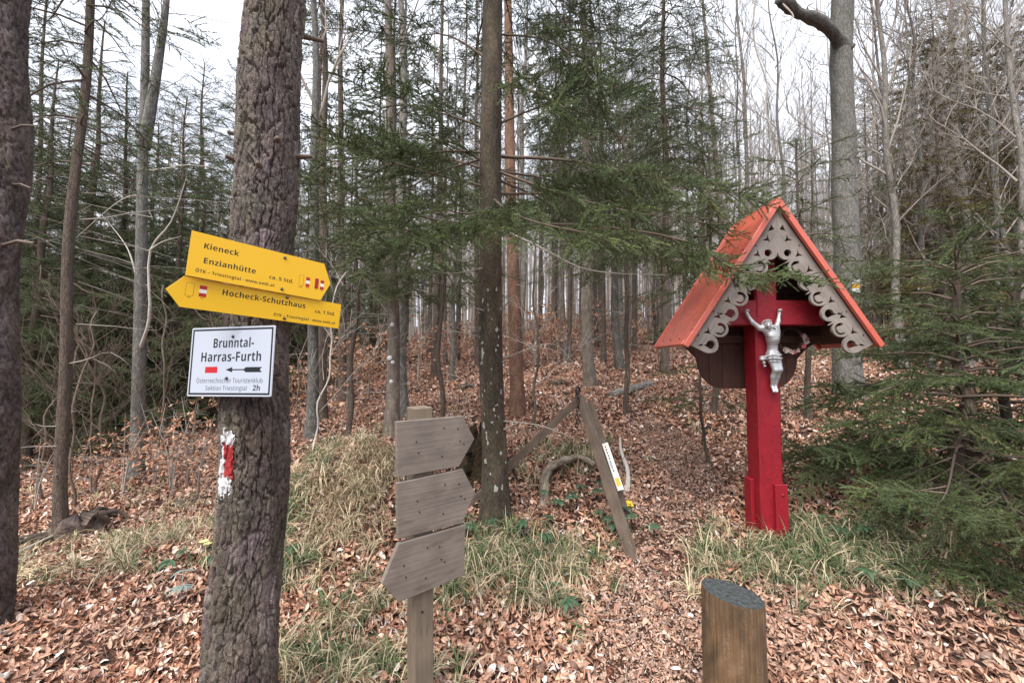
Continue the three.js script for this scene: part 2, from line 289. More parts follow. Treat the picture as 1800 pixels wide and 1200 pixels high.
function deadTwig(R, wood, o, dir, len, r) {
  const p = [o]; let d = dir.clone(), q = o.clone();
  for (let k = 0; k < 4; k++) { d = d.clone().add(V((R() - .5) * .35, (R() - .6) * .3, (R() - .5) * .35)).normalize(); q = q.clone().addScaledVector(d, len / 4); p.push(q); if (k > 0 && R() < .75) { const e = d.clone().add(V(R() - .5, R() - .7, R() - .5).multiplyScalar(1.4)).normalize(); wood.tube([q, q.clone().addScaledVector(e, len * .18), q.clone().addScaledVector(e, len * .3 * (.5 + R())).add(V(0, -.03, 0))], (t) => r * .4 * (1.1 - t), 3, { cap: false }); } }
  wood.tube(p, (t) => r * (1.1 - t), 3, { cap: false });
}
// a whole conifer; all lengths in metres
function conifer(name, label, category, group, { h, r0, crown, reach, whorl = .42, per = 5, droop = .25, dead = 2, deadLen = .6, lod = 'mid', seed = 1, trunkMat = M.bark, space = .15, gap = .08, sides = 10, rings = 24, thin = 0, bend, needle = M.needle, rise = .1, deadFrom = .6, top = 1e9, flare, topReach = .15, bare = .15 }) {
  const R = rng(seed * 977 + 3), g = thing(name, label, category, [0, 0, 0], 0, group);
  part('trunk', trunkGeo({ h, r0, r1: Math.max(.012, r0 * .12), sides, rings, tiles: TILE(r0), seed, bend, flare: flare ?? .35, wob: .05 }), trunkMat, g);
  const wood = new MB(), dw = new MB(), sprays = [], cols = [];
  for (let y = crown; y < Math.min(h - .3, top); y += whorl * (.7 + .6 * R())) {
    const f = (y - crown) / (h - crown), L = reach * ((1 - f) ** .75 * (1 - topReach) + topReach) * (f < .12 ? .65 + f * 3 : 1), n = Math.round(per * (.7 + .6 * R())), a0 = R() * 6.28;
    for (let k = 0; k < n; k++) {
      if (R() < thin) continue;
      const a = a0 + k / n * 6.28 + (R() - .5) * .7, l = L * (.65 + .5 * R()), yy = y + (R() - .5) * whorl * .8, dx = Math.cos(a), dz = Math.sin(a), up = rise + .45 * f, dr = droop * (1 - f) * (.6 + .8 * R());
      bough(R, [V(0, yy, 0), V(dx * l * .35, yy + l * (up * .35 - dr * .3), dz * l * .35), V(dx * l * .72, yy + l * (up * .5 - dr * 1.1), dz * l * .72), V(dx * l, yy + l * (up * .6 - dr * 1.3), dz * l)], { wood, sprays, cols, space, reach: l * .38, r: .006 + l * .007, gap, bare });
    }
  }
  const tr = h - .25; for (let k = 0; k < 6 && top > h; k++) { const a = k * 1.05; sprays.push(sprayMatrix(V(0, tr + k * .04, 0), V(Math.cos(a), .9, Math.sin(a)), V(0, 1, 0), .6)); cols.push(col(1, 1, 1)); }
  if (wood.n) part('branches', wood.geo(), M.twig, g).userData.kind = 'stuff';
  for (let y = deadFrom; y < crown + .5; y += .5 / Math.max(.1, dead) * (.5 + R())) { const a = R() * 6.28, l = deadLen * (.3 + .9 * R()), rr = r0 * (1 - y / h); deadTwig(R, dw, V(Math.cos(a) * rr * .8, y, Math.sin(a) * rr * .8), V(Math.cos(a), (R() - .55) * .5, Math.sin(a)).normalize(), l, .004 + .005 * R()); }
  if (dw.n) part('dead_twigs', dw.geo(), M.twigGrey, g).userData.kind = 'stuff';
  if (sprays.length) {
    const kinds = SPRAY[lod], b = kinds.map(() => [[], []]); sprays.forEach((m, i) => { b[i % kinds.length][0].push(m); b[i % kinds.length][1].push(cols[i]); });
    b.forEach(([m, c], i) => m.length && instances('foliage', kinds[i], needle, m, c, g));
  }
  return g;
}
// a leafless broadleaf tree
function bareTree(name, label, category, group, { h, r0, first = 3, limbs = 16, len = 3, angle = .6, seed = 1, mat = M.beech, twigMat = M.twigGrey, sides = 10, bend, levels = 2, tsides = 4, wob = .08, topR = .15, fine = 5 }) {
  const R = rng(seed * 613 + 5), g = thing(name, label, category, [0, 0, 0], 0, group), wood = new MB();
  part('trunk', trunkGeo({ h, r0, r1: Math.max(.01, r0 * topR), sides, rings: 24, tiles: TILE(r0), seed, bend, flare: .4, wob }), mat, g);
  const grow = (o, d, l, r, lev) => {
    const p = [o]; let q = o.clone(), e = d.clone(); const n = lev ? 5 : 4;
    for (let k = 0; k < n; k++) { e = e.clone().add(V((R() - .5) * .4, (R() - .3) * .3, (R() - .5) * .4)).normalize(); q = q.clone().addScaledVector(e, l / n); p.push(q); if (lev && k) for (let b = 0; b < (lev > 1 ? 2 : Math.round(fine / 3)); b++) { const s = e.clone().add(V(R() - .5, (R() - .3) * .8, R() - .5).multiplyScalar(1.6)).normalize(); grow(q.clone(), s, l * (.3 + .25 * R()), r * .45, lev - 1); } }
    wood.tube(p, (t) => Math.max(.002, r * (1.05 - t * .9)), lev > 1 ? tsides : 3, { cap: false });
  };
  for (let k = 0; k < limbs; k++) {
    const f = (k + R() * .8) / limbs, y = first + (h - first) * f * .97, a = k * 2.4 + R(), l = len * (1 - .65 * f) * (.55 + .7 * R()), t = (y + .15) / (h + .15);
    const ox = (bend?.[0] ?? 0) * t * t, oz = (bend?.[1] ?? 0) * t * t, up = Math.cos(angle), si = Math.sin(angle);
    grow(V(ox, y, oz), V(Math.cos(a) * si, up * (.7 + .5 * R()), Math.sin(a) * si).normalize(), l, Math.min(r0 * .3, .004 + l * .011), levels);
  }
  if (wood.n) part('branches', wood.geo(), twigMat, g).userData.kind = 'stuff';
  return g;
}
// ------------------------------------------------------------------ the ground sheet
{
  const n = 300, half = 190, mb = new MB(), f = (t) => { const s = Math.sign(t), a = Math.abs(t); return s * (7 * a + (half - 7) * a ** 3.4); };
  for (let j = 0; j <= n; j++) for (let i = 0; i <= n; i++) {
    const x = f(i / n * 2 - 1), z = f(j / n * 2 - 1) - 3.2, y = ground(x, z);
    const k = .5 + .5 * fbm2(x * .8, z * .8, 4), s = .8 + .35 * fbm2(x * 2.5 + 4, z * 2.5, 3), q = ss(.45, .7, .5 + .5 * fbm2(x * .35 + 20, z * .35, 3));
    mb.v(x, y, z, x / 1.3, z / 1.3, [lerp(.34, .50, k) * s, lerp(.25, .37, k) * s * (1 - .03 * q), lerp(.20, .30, k) * s]);
  }
  for (let j = 0; j < n; j++) for (let i = 0; i < n; i++) { const a = j * (n + 1) + i; mb.quad(a, a + n + 1, a + n + 2, a + 1); }
  solo('ground', mb.geo(), std({ vertexColors: true, map: T.soil, bumpMap: T.soilBump, bumpScale: .02 }), 'sloping woodland floor of brown soil and leaf litter', 'ground', null, 'structure');
}
// places on the ground, taken once as spots in metres
const spot = (px, py) => { const p = onGround(px, py); return [p.x, p.z]; };
const GRASS = [ // spot, half width, half depth, tufts, share of green
  [1350, 955, .55, .28, 190, .75], [1440, 950, .5, .26, 150, .7], [1500, 985, .5, .22, 170, .7], [1610, 990, .45, .22, 120, .65], [1260, 975, .3, .18, 80, .5], [1380, 1020, .45, .16, 130, .5], [1250, 990, .4, .2, 70, .25], [1560, 930, .6, .2, 100, .3],
  [880, 960, .42, .28, 170, .75], [960, 965, .4, .25, 120, .6], [830, 985, .3, .3, 120, .75], [930, 1020, .4, .22, 110, .55], [790, 1030, .25, .22, 80, .7], [1020, 1000, .25, .2, 45, .4], [900, 1060, .5, .2, 60, .45],
  [515, 890, .16, .45, 190, .55], [560, 800, .25, .3, 110, .45], [505, 1015, .12, .16, 60, .6], [600, 790, .35, .22, 70, .14], [530, 950, .2, .3, 50, .3], [640, 850, .4, .4, 420, .04], [600, 920, .3, .35, 320, .05], [660, 800, .3, .25, 220, .08],
  [315, 935, .32, .3, 160, .35], [110, 1010, 1.0, .2, 210, .3], [230, 965, .6, .22, 160, .3], [30, 990, .7, .3, 130, .3], [330, 890, .3, .3, 60, .25],
  [600, 1175, .3, .14, 110, .5], [540, 1130, .2, .14, 60, .5], [690, 1190, .3, .1, 60, .45], [660, 1050, .2, .2, 50, .6], [500, 1190, .2, .1, 50, .5],
  [985, 800, .5, .35, 110, .55], [1040, 800, .5, .3, 60, .5], [700, 745, .8, .5, 90, .3], [760, 760, .5, .3, 60, .4], [930, 840, .4, .3, 50, .4], [1290, 770, .5, .4, 50, .5], [180, 870, 1.5, .6, 120, .2],
].map(([px, py, ...r]) => [...spot(px, py), ...r]);
const grassAt = (x, z) => { let m = 0; for (const [gx, gz, a, b] of GRASS) m = Math.max(m, Math.exp(-(((x - gx) / a) ** 2 + ((z - gz) / b) ** 2))); return m; };
const PATH = [[1170, 1350], [1160, 1190], [1150, 1090], [1150, 1010], [1190, 930], [1230, 860], [1190, 790], [1130, 735]].map((p) => spot(...p));
const pathAt = (x, z) => { let m = 9; for (let k = 0; k < PATH.length - 1; k++) { const [ax, az] = PATH[k], [cx, cz] = PATH[k + 1], dx = cx - ax, dz = cz - az, t = clamp(((x - ax) * dx + (z - az) * dz) / (dx * dx + dz * dz), 0, 1); m = Math.min(m, Math.hypot(x - ax - dx * t, z - az - dz * t)); } return m; };

// ------------------------------------------------------------------ fallen beech leaves
function leafGeo(seed) {
  const R = rng(seed), mb = new MB(), L = .066, W = .036 * (.75 + .5 * R()), cu = (R() - .3) * 3.0, roll = (R() < .7 ? 1 : -1) * (.2 + 2.3 * R()), skew = (R() - .5) * 1.6, tw = (R() - .5) * 2.2, wav = R() * 6, n = 8, rows = [];
  for (let k = 0; k <= n; k++) {
    const t = k / n, w = W * .5 * Math.sin(Math.PI * Math.min(1, t ** .9 * .97 + .02)) ** .75 * (1 - .18 * t), row = [], x = L * (t - .5), bend = cu * (t - .5) ** 2 * L * 1.7, a = tw * (t - .5);
    for (let j = -2; j <= 2; j++) {
      const s = j / 2, th = roll * s + skew * .3, len = w * (roll ? Math.sin(roll * s * .9) / (roll * .9) : s), q = len * (1 + .06 * Math.sin(k * 2.7 + seed)), up = w * (1 - Math.cos(roll * s)) / Math.abs(roll) * Math.sign(roll) + bend + .0016 * Math.sin(wav + k * 1.9 + j) * Math.abs(s);
      const g = (j === 0 ? 1.12 : 1) * (1 + .22 * N2(k * .7 + seed * 9, j * .8)); row.push(mb.v(x, up * Math.cos(a) + q * Math.sin(a), q * Math.cos(a) - up * Math.sin(a), 0, 0, [g, g * (1 + .05 * N2(k, seed)), g]));
    }
    rows.push(row);
  }
  for (let k = 0; k < n; k++) for (let j = 0; j < 4; j++) mb.quad(rows[k][j], rows[k][j + 1], rows[k + 1][j + 1], rows[k + 1][j]);
  mb.tube([V(-L * .5, cu * .25 * L * 1.7, 0), V(-L * .62, cu * .3 * L * 1.7 + .002, .002)], () => .0007, 3, { cap: false, c: [.8, .8, .8] });
  return mb.geo();
}
const LEAVES = [1, 2, 3, 4, 5, 6, 7, 8, 9, 10].map(leafGeo);
const leafCol = (R, dull = 0) => {
  const k = R(), b = .7 + .6 * R(); let c;
  if (k < .36) c = [.53, .33, .235]; else if (k < .62) c = [.44, .235, .15]; else if (k < .79) c = [.30, .145, .095]; else if (k < .87) c = [.12, .055, .037]; else if (k < .955) c = [.67, .52, .42]; else c = [.76, .69, .64];
  return col(lerp(c[0] * b, .38 * b, dull), lerp(c[1] * b, .28 * b, dull), lerp(c[2] * b, .23 * b, dull));
};
{
  const R = rng(77), bins = LEAVES.map(() => [[], []]), e = new THREE.Euler(), q = new THREE.Quaternion(), nrm = new THREE.Quaternion();
  const drop = (x, z, s, tilt, lift, c, i) => {
    const y = ground(x, z), gx = (ground(x + .04, z) - y) / .04, gz = (ground(x, z + .04) - y) / .04;
    nrm.setFromUnitVectors(V(0, 1, 0), V(-gx, 1, -gz).normalize()); e.set((R() - .5) * 2 * tilt, R() * 6.28, (R() - .5) * 2 * tilt, 'YXZ'); q.setFromEuler(e).premultiply(nrm);
    const b = bins[i ?? Math.floor(R() * LEAVES.length)]; b[0].push(new THREE.Matrix4().compose(V(x, y + lift, z), q, V(s, s, s * (.8 + .4 * R())))); b[1].push(c);
  };
  const bands = [[.9, 3, 2900, .76, 1.0], [3, 5.5, 1500, .84, 1.0], [5.5, 9, 500, 1.2, 1.1], [9, 16, 150, 1.75, 1.2], [16, 32, 40, 2.7, 1.3]];
  for (const [d0, d1, dens, s, tl] of bands) {
    const A = 1.05, area = A * (d1 * d1 - d0 * d0), n = Math.round(area * dens);      // a wedge of +-60 degrees
    for (let k = 0; k < n; k++) {
      const r = Math.sqrt(lerp(d0 * d0, d1 * d1, R())), a = (R() * 2 - 1) * A, x = Math.sin(a) * r, z = -Math.cos(a) * r;
      const g = grassAt(x, z), pd = pathAt(x, z), w = fbm2(x * .7 + 3, z * .7, 3), onMound = Math.exp(-(((x + 1.35) / .5) ** 2 + ((z + 3.55) / .45) ** 2));
      if (R() < g * .25 || R() < onMound * .55) continue;
      const path = pd < .27 + .14 * w;
      if (path && r < 9) { for (let m = 0; m < 3; m++) drop(x + (R() - .5) * .05, z + (R() - .5) * .05, (.25 + .35 * R()) * s, .5, .003 + R() * .006, leafCol(R, .35 + .3 * R())); if (R() < .9) continue; }
      drop(x, z, s * (.7 + .5 * R()), tl * (R() < .4 ? 1 : .6), .004 + R() * R() * .04, leafCol(R, clamp(.1 + .5 * w, 0, .5)));
    }
  }
  const holder = new THREE.Group(); holder.name = 'fallen_leaves'; scene.add(holder); tag(holder, 'carpet of fallen copper and tan beech leaves over the slope', 'leaves', null, 'stuff');
  bins.forEach(([m, c], i) => instances('leaves', LEAVES[i], M.leaf, m, c, holder));
  console.log('leaves', bins.reduce((s, b) => s + b[0].length, 0));
}
// ------------------------------------------------------------------ twigs and dry stalks lying in the litter
{
  const R = rng(31), mb = new MB();
  for (let k = 0; k < 900; k++) {
    const r = 1 + 8 * R() ** 1.4, a = (R() * 2 - 1) * 1.0; let x = Math.sin(a) * r, z = -Math.cos(a) * r, h = R() * 6.28; const l = .06 + .3 * R() * R(), p = [];
    for (let j = 0; j < 4; j++) { p.push(V(x, ground(x, z) + .012 + .014 * R(), z)); h += (R() - .5) * .6; x += Math.cos(h) * l / 3; z += Math.sin(h) * l / 3; }
    mb.tube(p, (t) => (.0014 + .0026 * (k % 7 === 0)) * (1.2 - t), 4, { cap: false });
  }
  solo('litter_twigs', mb.geo(), M.twigGrey, 'thin dead twigs scattered through the leaf litter', 'twigs', null, 'stuff');
}
// ------------------------------------------------------------------ grass
function tuftGeo(seed, green, n = 26, L = .2, flop = 1) {
  const R = rng(seed), mb = new MB();
  for (let b = 0; b < n; b++) {
    const a = R() * 6.28, l = L * (.45 + .8 * R()), w = .0017 + .0017 * R(), lean = flop * (.35 + 1.0 * R()), ox = (R() - .5) * .05, oz = (R() - .5) * .05, dry = R() > green, g = .75 + .5 * R();
    const c = dry ? [.44 * g, .375 * g, .24 * g] : [.075 * g, .118 * g, .045 * g], dx = Math.cos(a), dz = Math.sin(a), sx = -dz, sz = dx; let p = V(ox, 0, oz), el = 1.45 - .35 * R(), prev = null; const S = 5, tw = (R() - .5) * .6;
    for (let k = 0; k <= S; k++) {
      const ww = w * (1 - (k / S) ** 2) + .0002, i0 = mb.v(p.x - sx * ww, p.y, p.z - sz * ww, 0, 0, c), i1 = mb.v(p.x + sx * ww, p.y, p.z + sz * ww, 0, 0, c);
      if (prev) mb.quad(prev[0], prev[1], i1, i0); prev = [i0, i1];
      p = V(p.x + (dx + sx * tw * k / S) * Math.cos(el) * l / S, Math.max(p.y + Math.sin(el) * l / S, -.01 + .004 * R()), p.z + (dz + sz * tw * k / S) * Math.cos(el) * l / S); el -= lean * .5;
    }
  }
  return mb.geo();
}
{
  const green = [1, 2, 3].map((s) => tuftGeo(s, .72, 20, .24, 1.25)), dry = [4, 5, 6].map((s) => tuftGeo(s, .12, 18, .2, 1.45)), fine = [7, 8].map((s) => tuftGeo(s, .03, 26, .12, 1.6)), all = [...green, ...dry, ...fine], bins = all.map(() => [[], []]), R = rng(55);
  const gauss = () => (R() + R() + R() - 1.5) * 1.15;
  for (const [gx, gz, a, b, n, share] of GRASS) for (let k = 0; k < n * (share > .5 ? .36 : share < .1 ? .4 : .27); k++) {
    const x = gx + gauss() * a, z = gz + gauss() * b; if (Math.hypot(x, z) < 1.1 || pathAt(x, z) < .16) continue;
    const f = share < .15 && R() < .85, i = f ? 6 + Math.floor(R() * 2) : R() < share ? Math.floor(R() * 3) : 3 + Math.floor(R() * 3), s = .6 + .65 * R(), t = .8 + .45 * R();
    bins[i][0].push(new THREE.Matrix4().compose(V(x, ground(x, z) - .006, z), new THREE.Quaternion().setFromEuler(new THREE.Euler((R() - .5) * .5, R() * 6.28, (R() - .5) * .5)), V(s, s * (.8 + .4 * R()), s)));
    bins[i][1].push(f ? col(.66 * t, .60 * t, .58 * t) : col(t, t * (.92 + .12 * R()), t));
  }
  const holder = new THREE.Group(); holder.name = 'grass'; scene.add(holder); tag(holder, 'arching tufts of green and straw coloured woodland grass', 'grass', null, 'stuff');
  bins.forEach(([m, c], i) => m.length && instances('grass_tufts', all[i], M.grass, m, c, holder));
}

// ------------------------------------------------------------------ main trunks
const secW = (px) => Math.sqrt(1 + ((px - 900) / F) ** 2);
const radius = (w, px, d) => w * d / (2 * F * secW(px));
function trunkPoint(P, u, y, off = 0) {
  const t = (y + .15) / (P.h + .15), a = u * Math.PI * 2; let r = lerp(P.r0, P.r1, t) * (1 + P.flare * Math.exp(-Math.max(0, y) / (P.r0 * 2.2)));
  r *= 1 + .05 * N3(Math.cos(a), Math.sin(a), y * .8 + P.seed); const [b, id, id2] = barkHeight(u, (((y / 1.2) % 1) + 1) % 1, P.nx, P.ny, P.seed);
  r += P.amp * (b - .6) + off; return [V(P.wob * N2(t * 3 + P.seed, 2) + Math.cos(a) * r, y, P.wob * N2(7, t * 3 + P.seed) + Math.sin(a) * r), id, id2];
}
function barkTrunk(P) {
  const mb = new MB(), W = P.sides + 1;
  for (let k = 0; k <= P.rings; k++) { const y = -.15 + (P.h + .15) * k / P.rings; for (let s = 0; s <= P.sides; s++) { const u = s / P.sides, [p, id, id2] = trunkPoint(P, u % 1, y), g = .82 + .22 * id + .16 * (id2 - .5), m = clamp(.5 + .9 * fbm3(p.x * 4, y * .8, p.z * 4, 3), 0, 1); mb.v(p.x, y, p.z, P.tiles * u, y / 1.2, P.tint(g, m, y)); } }
  for (let k = 0; k < P.rings; k++) for (let s = 0; s < P.sides; s++) mb.quad(k * W + s, (k + 1) * W + s, (k + 1) * W + s + 1, k * W + s + 1);
  return mb.geo();
}
function barkPatch(P, u0, u1, y0, y1, off, mask) {   // paint lying on the bark
  const mb = new MB(), nu = 46, nv = 60;
  for (let j = 0; j <= nv; j++) for (let i = 0; i <= nu; i++) { const u = lerp(u0, u1, i / nu), y = lerp(y0, y1, j / nv), p = trunkPoint(P, u, y, off)[0]; mb.v(p.x, p.y, p.z, i / nu * .3, j / nv * .5); }
  for (let j = 0; j < nv; j++) for (let i = 0; i < nu; i++) if (mask((i + .5) / nu, (j + .5) / nv)) { const a = j * (nu + 1) + i; mb.quad(a, a + nu + 1, a + nu + 2, a + 1); }
  return mb.geo();
}
function placeTrunk(g, pxLow, pyLow, pxTop, pyTop, d) { const a = at(pxLow, pyLow, d), b = at(pxTop, pyTop, d), dir = b.clone().sub(a).normalize(); const base = a.clone().addScaledVector(dir, -(a.y - ground(a.x, a.z)) / dir.y); base.y = ground(base.x, base.z); g.position.copy(base); leanTo(g, a, b); return base; }
const stub = (R, p, dir, l, r) => tubeGeo([p, p.clone().addScaledVector(dir, l * .5), p.clone().addScaledVector(dir, l)], (t) => r * (1.15 - .4 * t), 7, { lump: .25 });

const pineTint = (g, m) => [lerp(.135, .27, m) * g, lerp(.11, .24, m) * g, lerp(.09, .23, m) * g];
const pineP = { h: 4.4, r0: .128, r1: .099, flare: .12, seed: 4, nx: 22, ny: 8, amp: .023, wob: .02, sides: 320, rings: 640, tiles: 1, tint: pineTint };
const pine = thing('pine_tree', 'thick rough-barked conifer trunk carrying two yellow arrows and a white plate', 'tree');
part('trunk', barkTrunk(pineP), M.pine, pine);
placeTrunk(pine, 417, 1200, 489, 0, 1.66);
{
  const y0 = 1.03, y1 = 1.32, n = (a, b) => fbm2(a * 5 + 3, b * 7, 3);
  part('painted_mark', barkPatch(pineP, .225, .345, y0, y1, .0035, (a, b) => { const s = a + .25 * (b - .5), w = n(a, b); return s > .30 + .25 * w && s < .98 && b > .10 + .2 * w + .5 * Math.max(0, .55 - s) && b < .96 + .2 * w && !(b > .52 && s < .42 && b < .8); }), M.white, pine, 'flaking white paint field of the trail mark');
  part('painted_mark', barkPatch(pineP, .225, .345, y0, y1, .0065, (a, b) => { const w = n(a * 1.3 + 4, b); return Math.abs(a - .50 + .1 * w) < .25 && Math.abs(b - .57 + .1 * w) < .215; }), M.redMark, pine, 'dark red paint field of the trail mark');
  const R = rng(4); for (const [u, y, l] of [[.98, 2.46, .07], [.40, 2.40, .05], [.2, 2.36, .03], [.45, 2.52, .05], [.93, 3.02, .09], [.12, 2.48, .03], [.3, 3.2, .04]]) { const [p] = trunkPoint(pineP, u, y, -.01), a = u * 6.283; part('branch_stub', stub(R, p, V(Math.cos(a), .12, Math.sin(a)).normalize(), l, .011), M.twig, pine); }
}
const edgeP = { h: 5, r0: .135, r1: .105, flare: .1, seed: 9, nx: 22, ny: 8, amp: .022, wob: .03, sides: 130, rings: 420, tiles: 1, tint: (g, m) => [lerp(.15, .23, m) * g, lerp(.125, .20, m) * g, lerp(.12, .20, m) * g] };
const edgeTree = thing('pine_tree', 'dark rough-barked trunk cut off by the left edge of the photo', 'tree');
part('trunk', barkTrunk(edgeP), M.pine, edgeTree); placeTrunk(edgeTree, -38, 1000, 12, 0, 2.5);
{ const R = rng(41); for (const [y, a, l, r] of [[2.35, .35, .38, .011], [2.0, .9, .2, .007], [3.1, .3, .3, .008], [2.75, .1, .15, .008]]) { const mb = new MB(); const o = V(Math.cos(a) * .09, y, Math.sin(a) * .09); mb.tube([o, o.clone().add(V(Math.cos(a) * l * .5, -.01 + .02 * R(), Math.sin(a) * l * .5)), o.clone().add(V(Math.cos(a) * l, -.03, Math.sin(a) * l))], (t) => r * (1.1 - .5 * t), 6); part('branch', mb.geo(), M.twig, edgeTree); } }

// centre tree with its own boughs
const midP = { h: 9, r0: .104, r1: .062, flare: .38, seed: 15, nx: 16, ny: 22, amp: .007, wob: .04, sides: 96, rings: 620, tiles: 1, tint: (g, m) => [lerp(.09, .16, m) * g, lerp(.078, .13, m) * g, lerp(.055, .095, m) * g] };
const fir = thing('fir_tree', 'slim mossy fir trunk with spreading green boughs in the middle of the photo', 'tree');
part('trunk', barkTrunk(midP), M.pine, fir);
const firBase = placeTrunk(fir, 869, 930, 863, 0, 3.35);
fir.updateMatrixWorld(true);
{
  const R = rng(91), inv = fir.matrixWorld.clone().invert(), L = (px, py, d) => at(px, py, d).applyMatrix4(inv), sprays = [], cols = [];
  const add = (pts, o = {}) => { const wood = new MB(); bough(R, pts, { wood, sprays, cols, space: .075, reach: .45, r: .012, bare: .12, gap: .2, ...o }); part('branch', wood.geo(), M.twig, fir); };
  add([L(882, 275, 3.35), L(1000, 282, 3.2), L(1150, 312, 2.95), L(1335, 352, 2.65)], { r: .017, bare: .3 });
  add([L(876, 395, 3.35), L(1030, 396, 3.0), L(1210, 425, 2.62), L(1300, 475, 2.42), L(1400, 485, 2.36)], { reach: .34, bare: .2 });
  add([L(860, 395, 3.35), L(760, 385, 3.1), L(640, 350, 2.9), L(545, 320, 2.75)]); add([L(860, 330, 3.35), L(740, 300, 3.2), L(640, 275, 3.1), L(560, 290, 3.0)]);
  add([L(872, 300, 3.35), L(1000, 345, 3.1), L(1110, 372, 2.9), L(1260, 395, 2.7)]); add([L(862, 370, 3.35), L(790, 400, 2.9), L(720, 405, 2.6), L(650, 395, 2.4)]);
  add([L(872, 340, 3.35), L(950, 340, 3.7), L(1060, 330, 4.0), L(1160, 340, 4.2)]); add([L(862, 300, 3.35), L(790, 280, 3.8), L(700, 270, 4.1), L(600, 250, 4.3)]);
  add([L(868, 350, 3.3), L(900, 375, 2.9), L(960, 395, 2.6), L(1040, 410, 2.4)]); add([L(866, 360, 3.3), L(850, 370, 2.9), L(810, 375, 2.6), L(760, 360, 2.4)]);
  add([L(866, 230, 3.35), L(780, 200, 3.3), L(700, 185, 3.2), L(640, 200, 3.1)], { gap: .3 }); add([L(870, 220, 3.35), L(960, 185, 3.5), L(1050, 180, 3.6)], { gap: .25 });
  add([L(866, 110, 3.35), L(780, 60, 3.5), L(700, 70, 3.6)], { gap: .5 }); add([L(870, 60, 3.35), L(960, 70, 3.3), L(1060, 140, 3.2), L(1130, 190, 3.1)], { gap: .4 });
  add([L(870, 150, 3.35), L(940, 160, 3.0), L(1010, 200, 2.8)], { gap: .3 }); add([L(866, 290, 3.35), L(790, 255, 3.3), L(740, 235, 3.3), L(700, 240, 3.3)], { gap: .2 });
  for (let k = 0; k < 9; k++) { const a = R() * 6.28, l = .8 + .8 * R(), y = 2.55 + .9 * R(), dx = Math.cos(a), dz = Math.sin(a); if (dz > .55) continue; add([V(0, y, 0), V(dx * l * .4, y - .02, dz * l * .4), V(dx * l * .75, y - .1 * l, dz * l * .75), V(dx * l, y - .22 * l, dz * l)]); }
  for (let k = 0; k < 15; k++) { const a = R() * 6.28, l = .7 + .9 * R(), y = 3.6 + 3.6 * R(), dx = Math.cos(a), dz = Math.sin(a); add([V(0, y, 0), V(dx * l * .4, y + .06, dz * l * .4), V(dx * l * .75, y - .02 * l, dz * l * .75), V(dx * l, y - .2 * l, dz * l)], { gap: .55 }); }
  const bins = SPRAY.near.map(() => [[], []]); sprays.forEach((m, i) => { bins[i % 3][0].push(m); bins[i % 3][1].push(cols[i].multiplyScalar(1.2)); });
  bins.forEach(([m, c], i) => instances('foliage', SPRAY.near[i], M.needle, m, c, fir));
  const dead = (pts, r) => part('dead_branch', tubeGeo(curve(pts, 14), (t) => r * (1.1 - .9 * t), 5, { lump: .2 }), M.twigGrey, fir);
  dead([L(880, 402, 3.3), L(950, 435, 3.1), L(1020, 470, 2.95), L(1080, 480, 2.85), L(1170, 483, 2.7)], .009); dead([L(860, 548, 3.3), L(838, 542, 3.2), L(822, 535, 3.1)], .008); dead([L(882, 545, 3.3), L(905, 520, 3.2), L(920, 560, 3.1)], .006);
  dead([L(885, 740, 3.3), L(950, 748, 3.1), L(1010, 770, 3.0)], .006); dead([L(885, 630, 3.3), L(940, 610, 3.1), L(975, 605, 3.0), L(1010, 640, 2.9)], .005); dead([L(855, 470, 3.3), L(780, 480, 3.1), L(700, 450, 3.0)], .005); dead([L(885, 755, 3.3), L(912, 742, 3.2)], .009);
  // pale lichen spots on the bark
  for (let k = 0; k < 46; k++) { const y = .25 + 1.7 * R() ** .8, u = .05 + .4 * R(), s = .005 + .016 * R() * R(), mb = new MB(), c = trunkPoint(midP, u, y, .003)[0], m = mb.v(c.x, c.y, c.z), ring = []; for (let q = 0; q < 9; q++) { const a = q / 9 * 6.283, rr = s * (.45 + 1.1 * R()), p = trunkPoint(midP, u + Math.cos(a) * rr / .65, y + Math.sin(a) * rr * (1.1 + 1.3 * ((k * 37) % 10) / 10), .0025)[0]; ring.push(mb.v(p.x, p.y, p.z)); } for (let q = 0; q < 9; q++) mb.tri(m, ring[q], ring[(q + 1) % 9]); part('lichen_spot', mb.geo(), M.lichen ??= std({ color: col(.36, .365, .32) }), fir); }
}
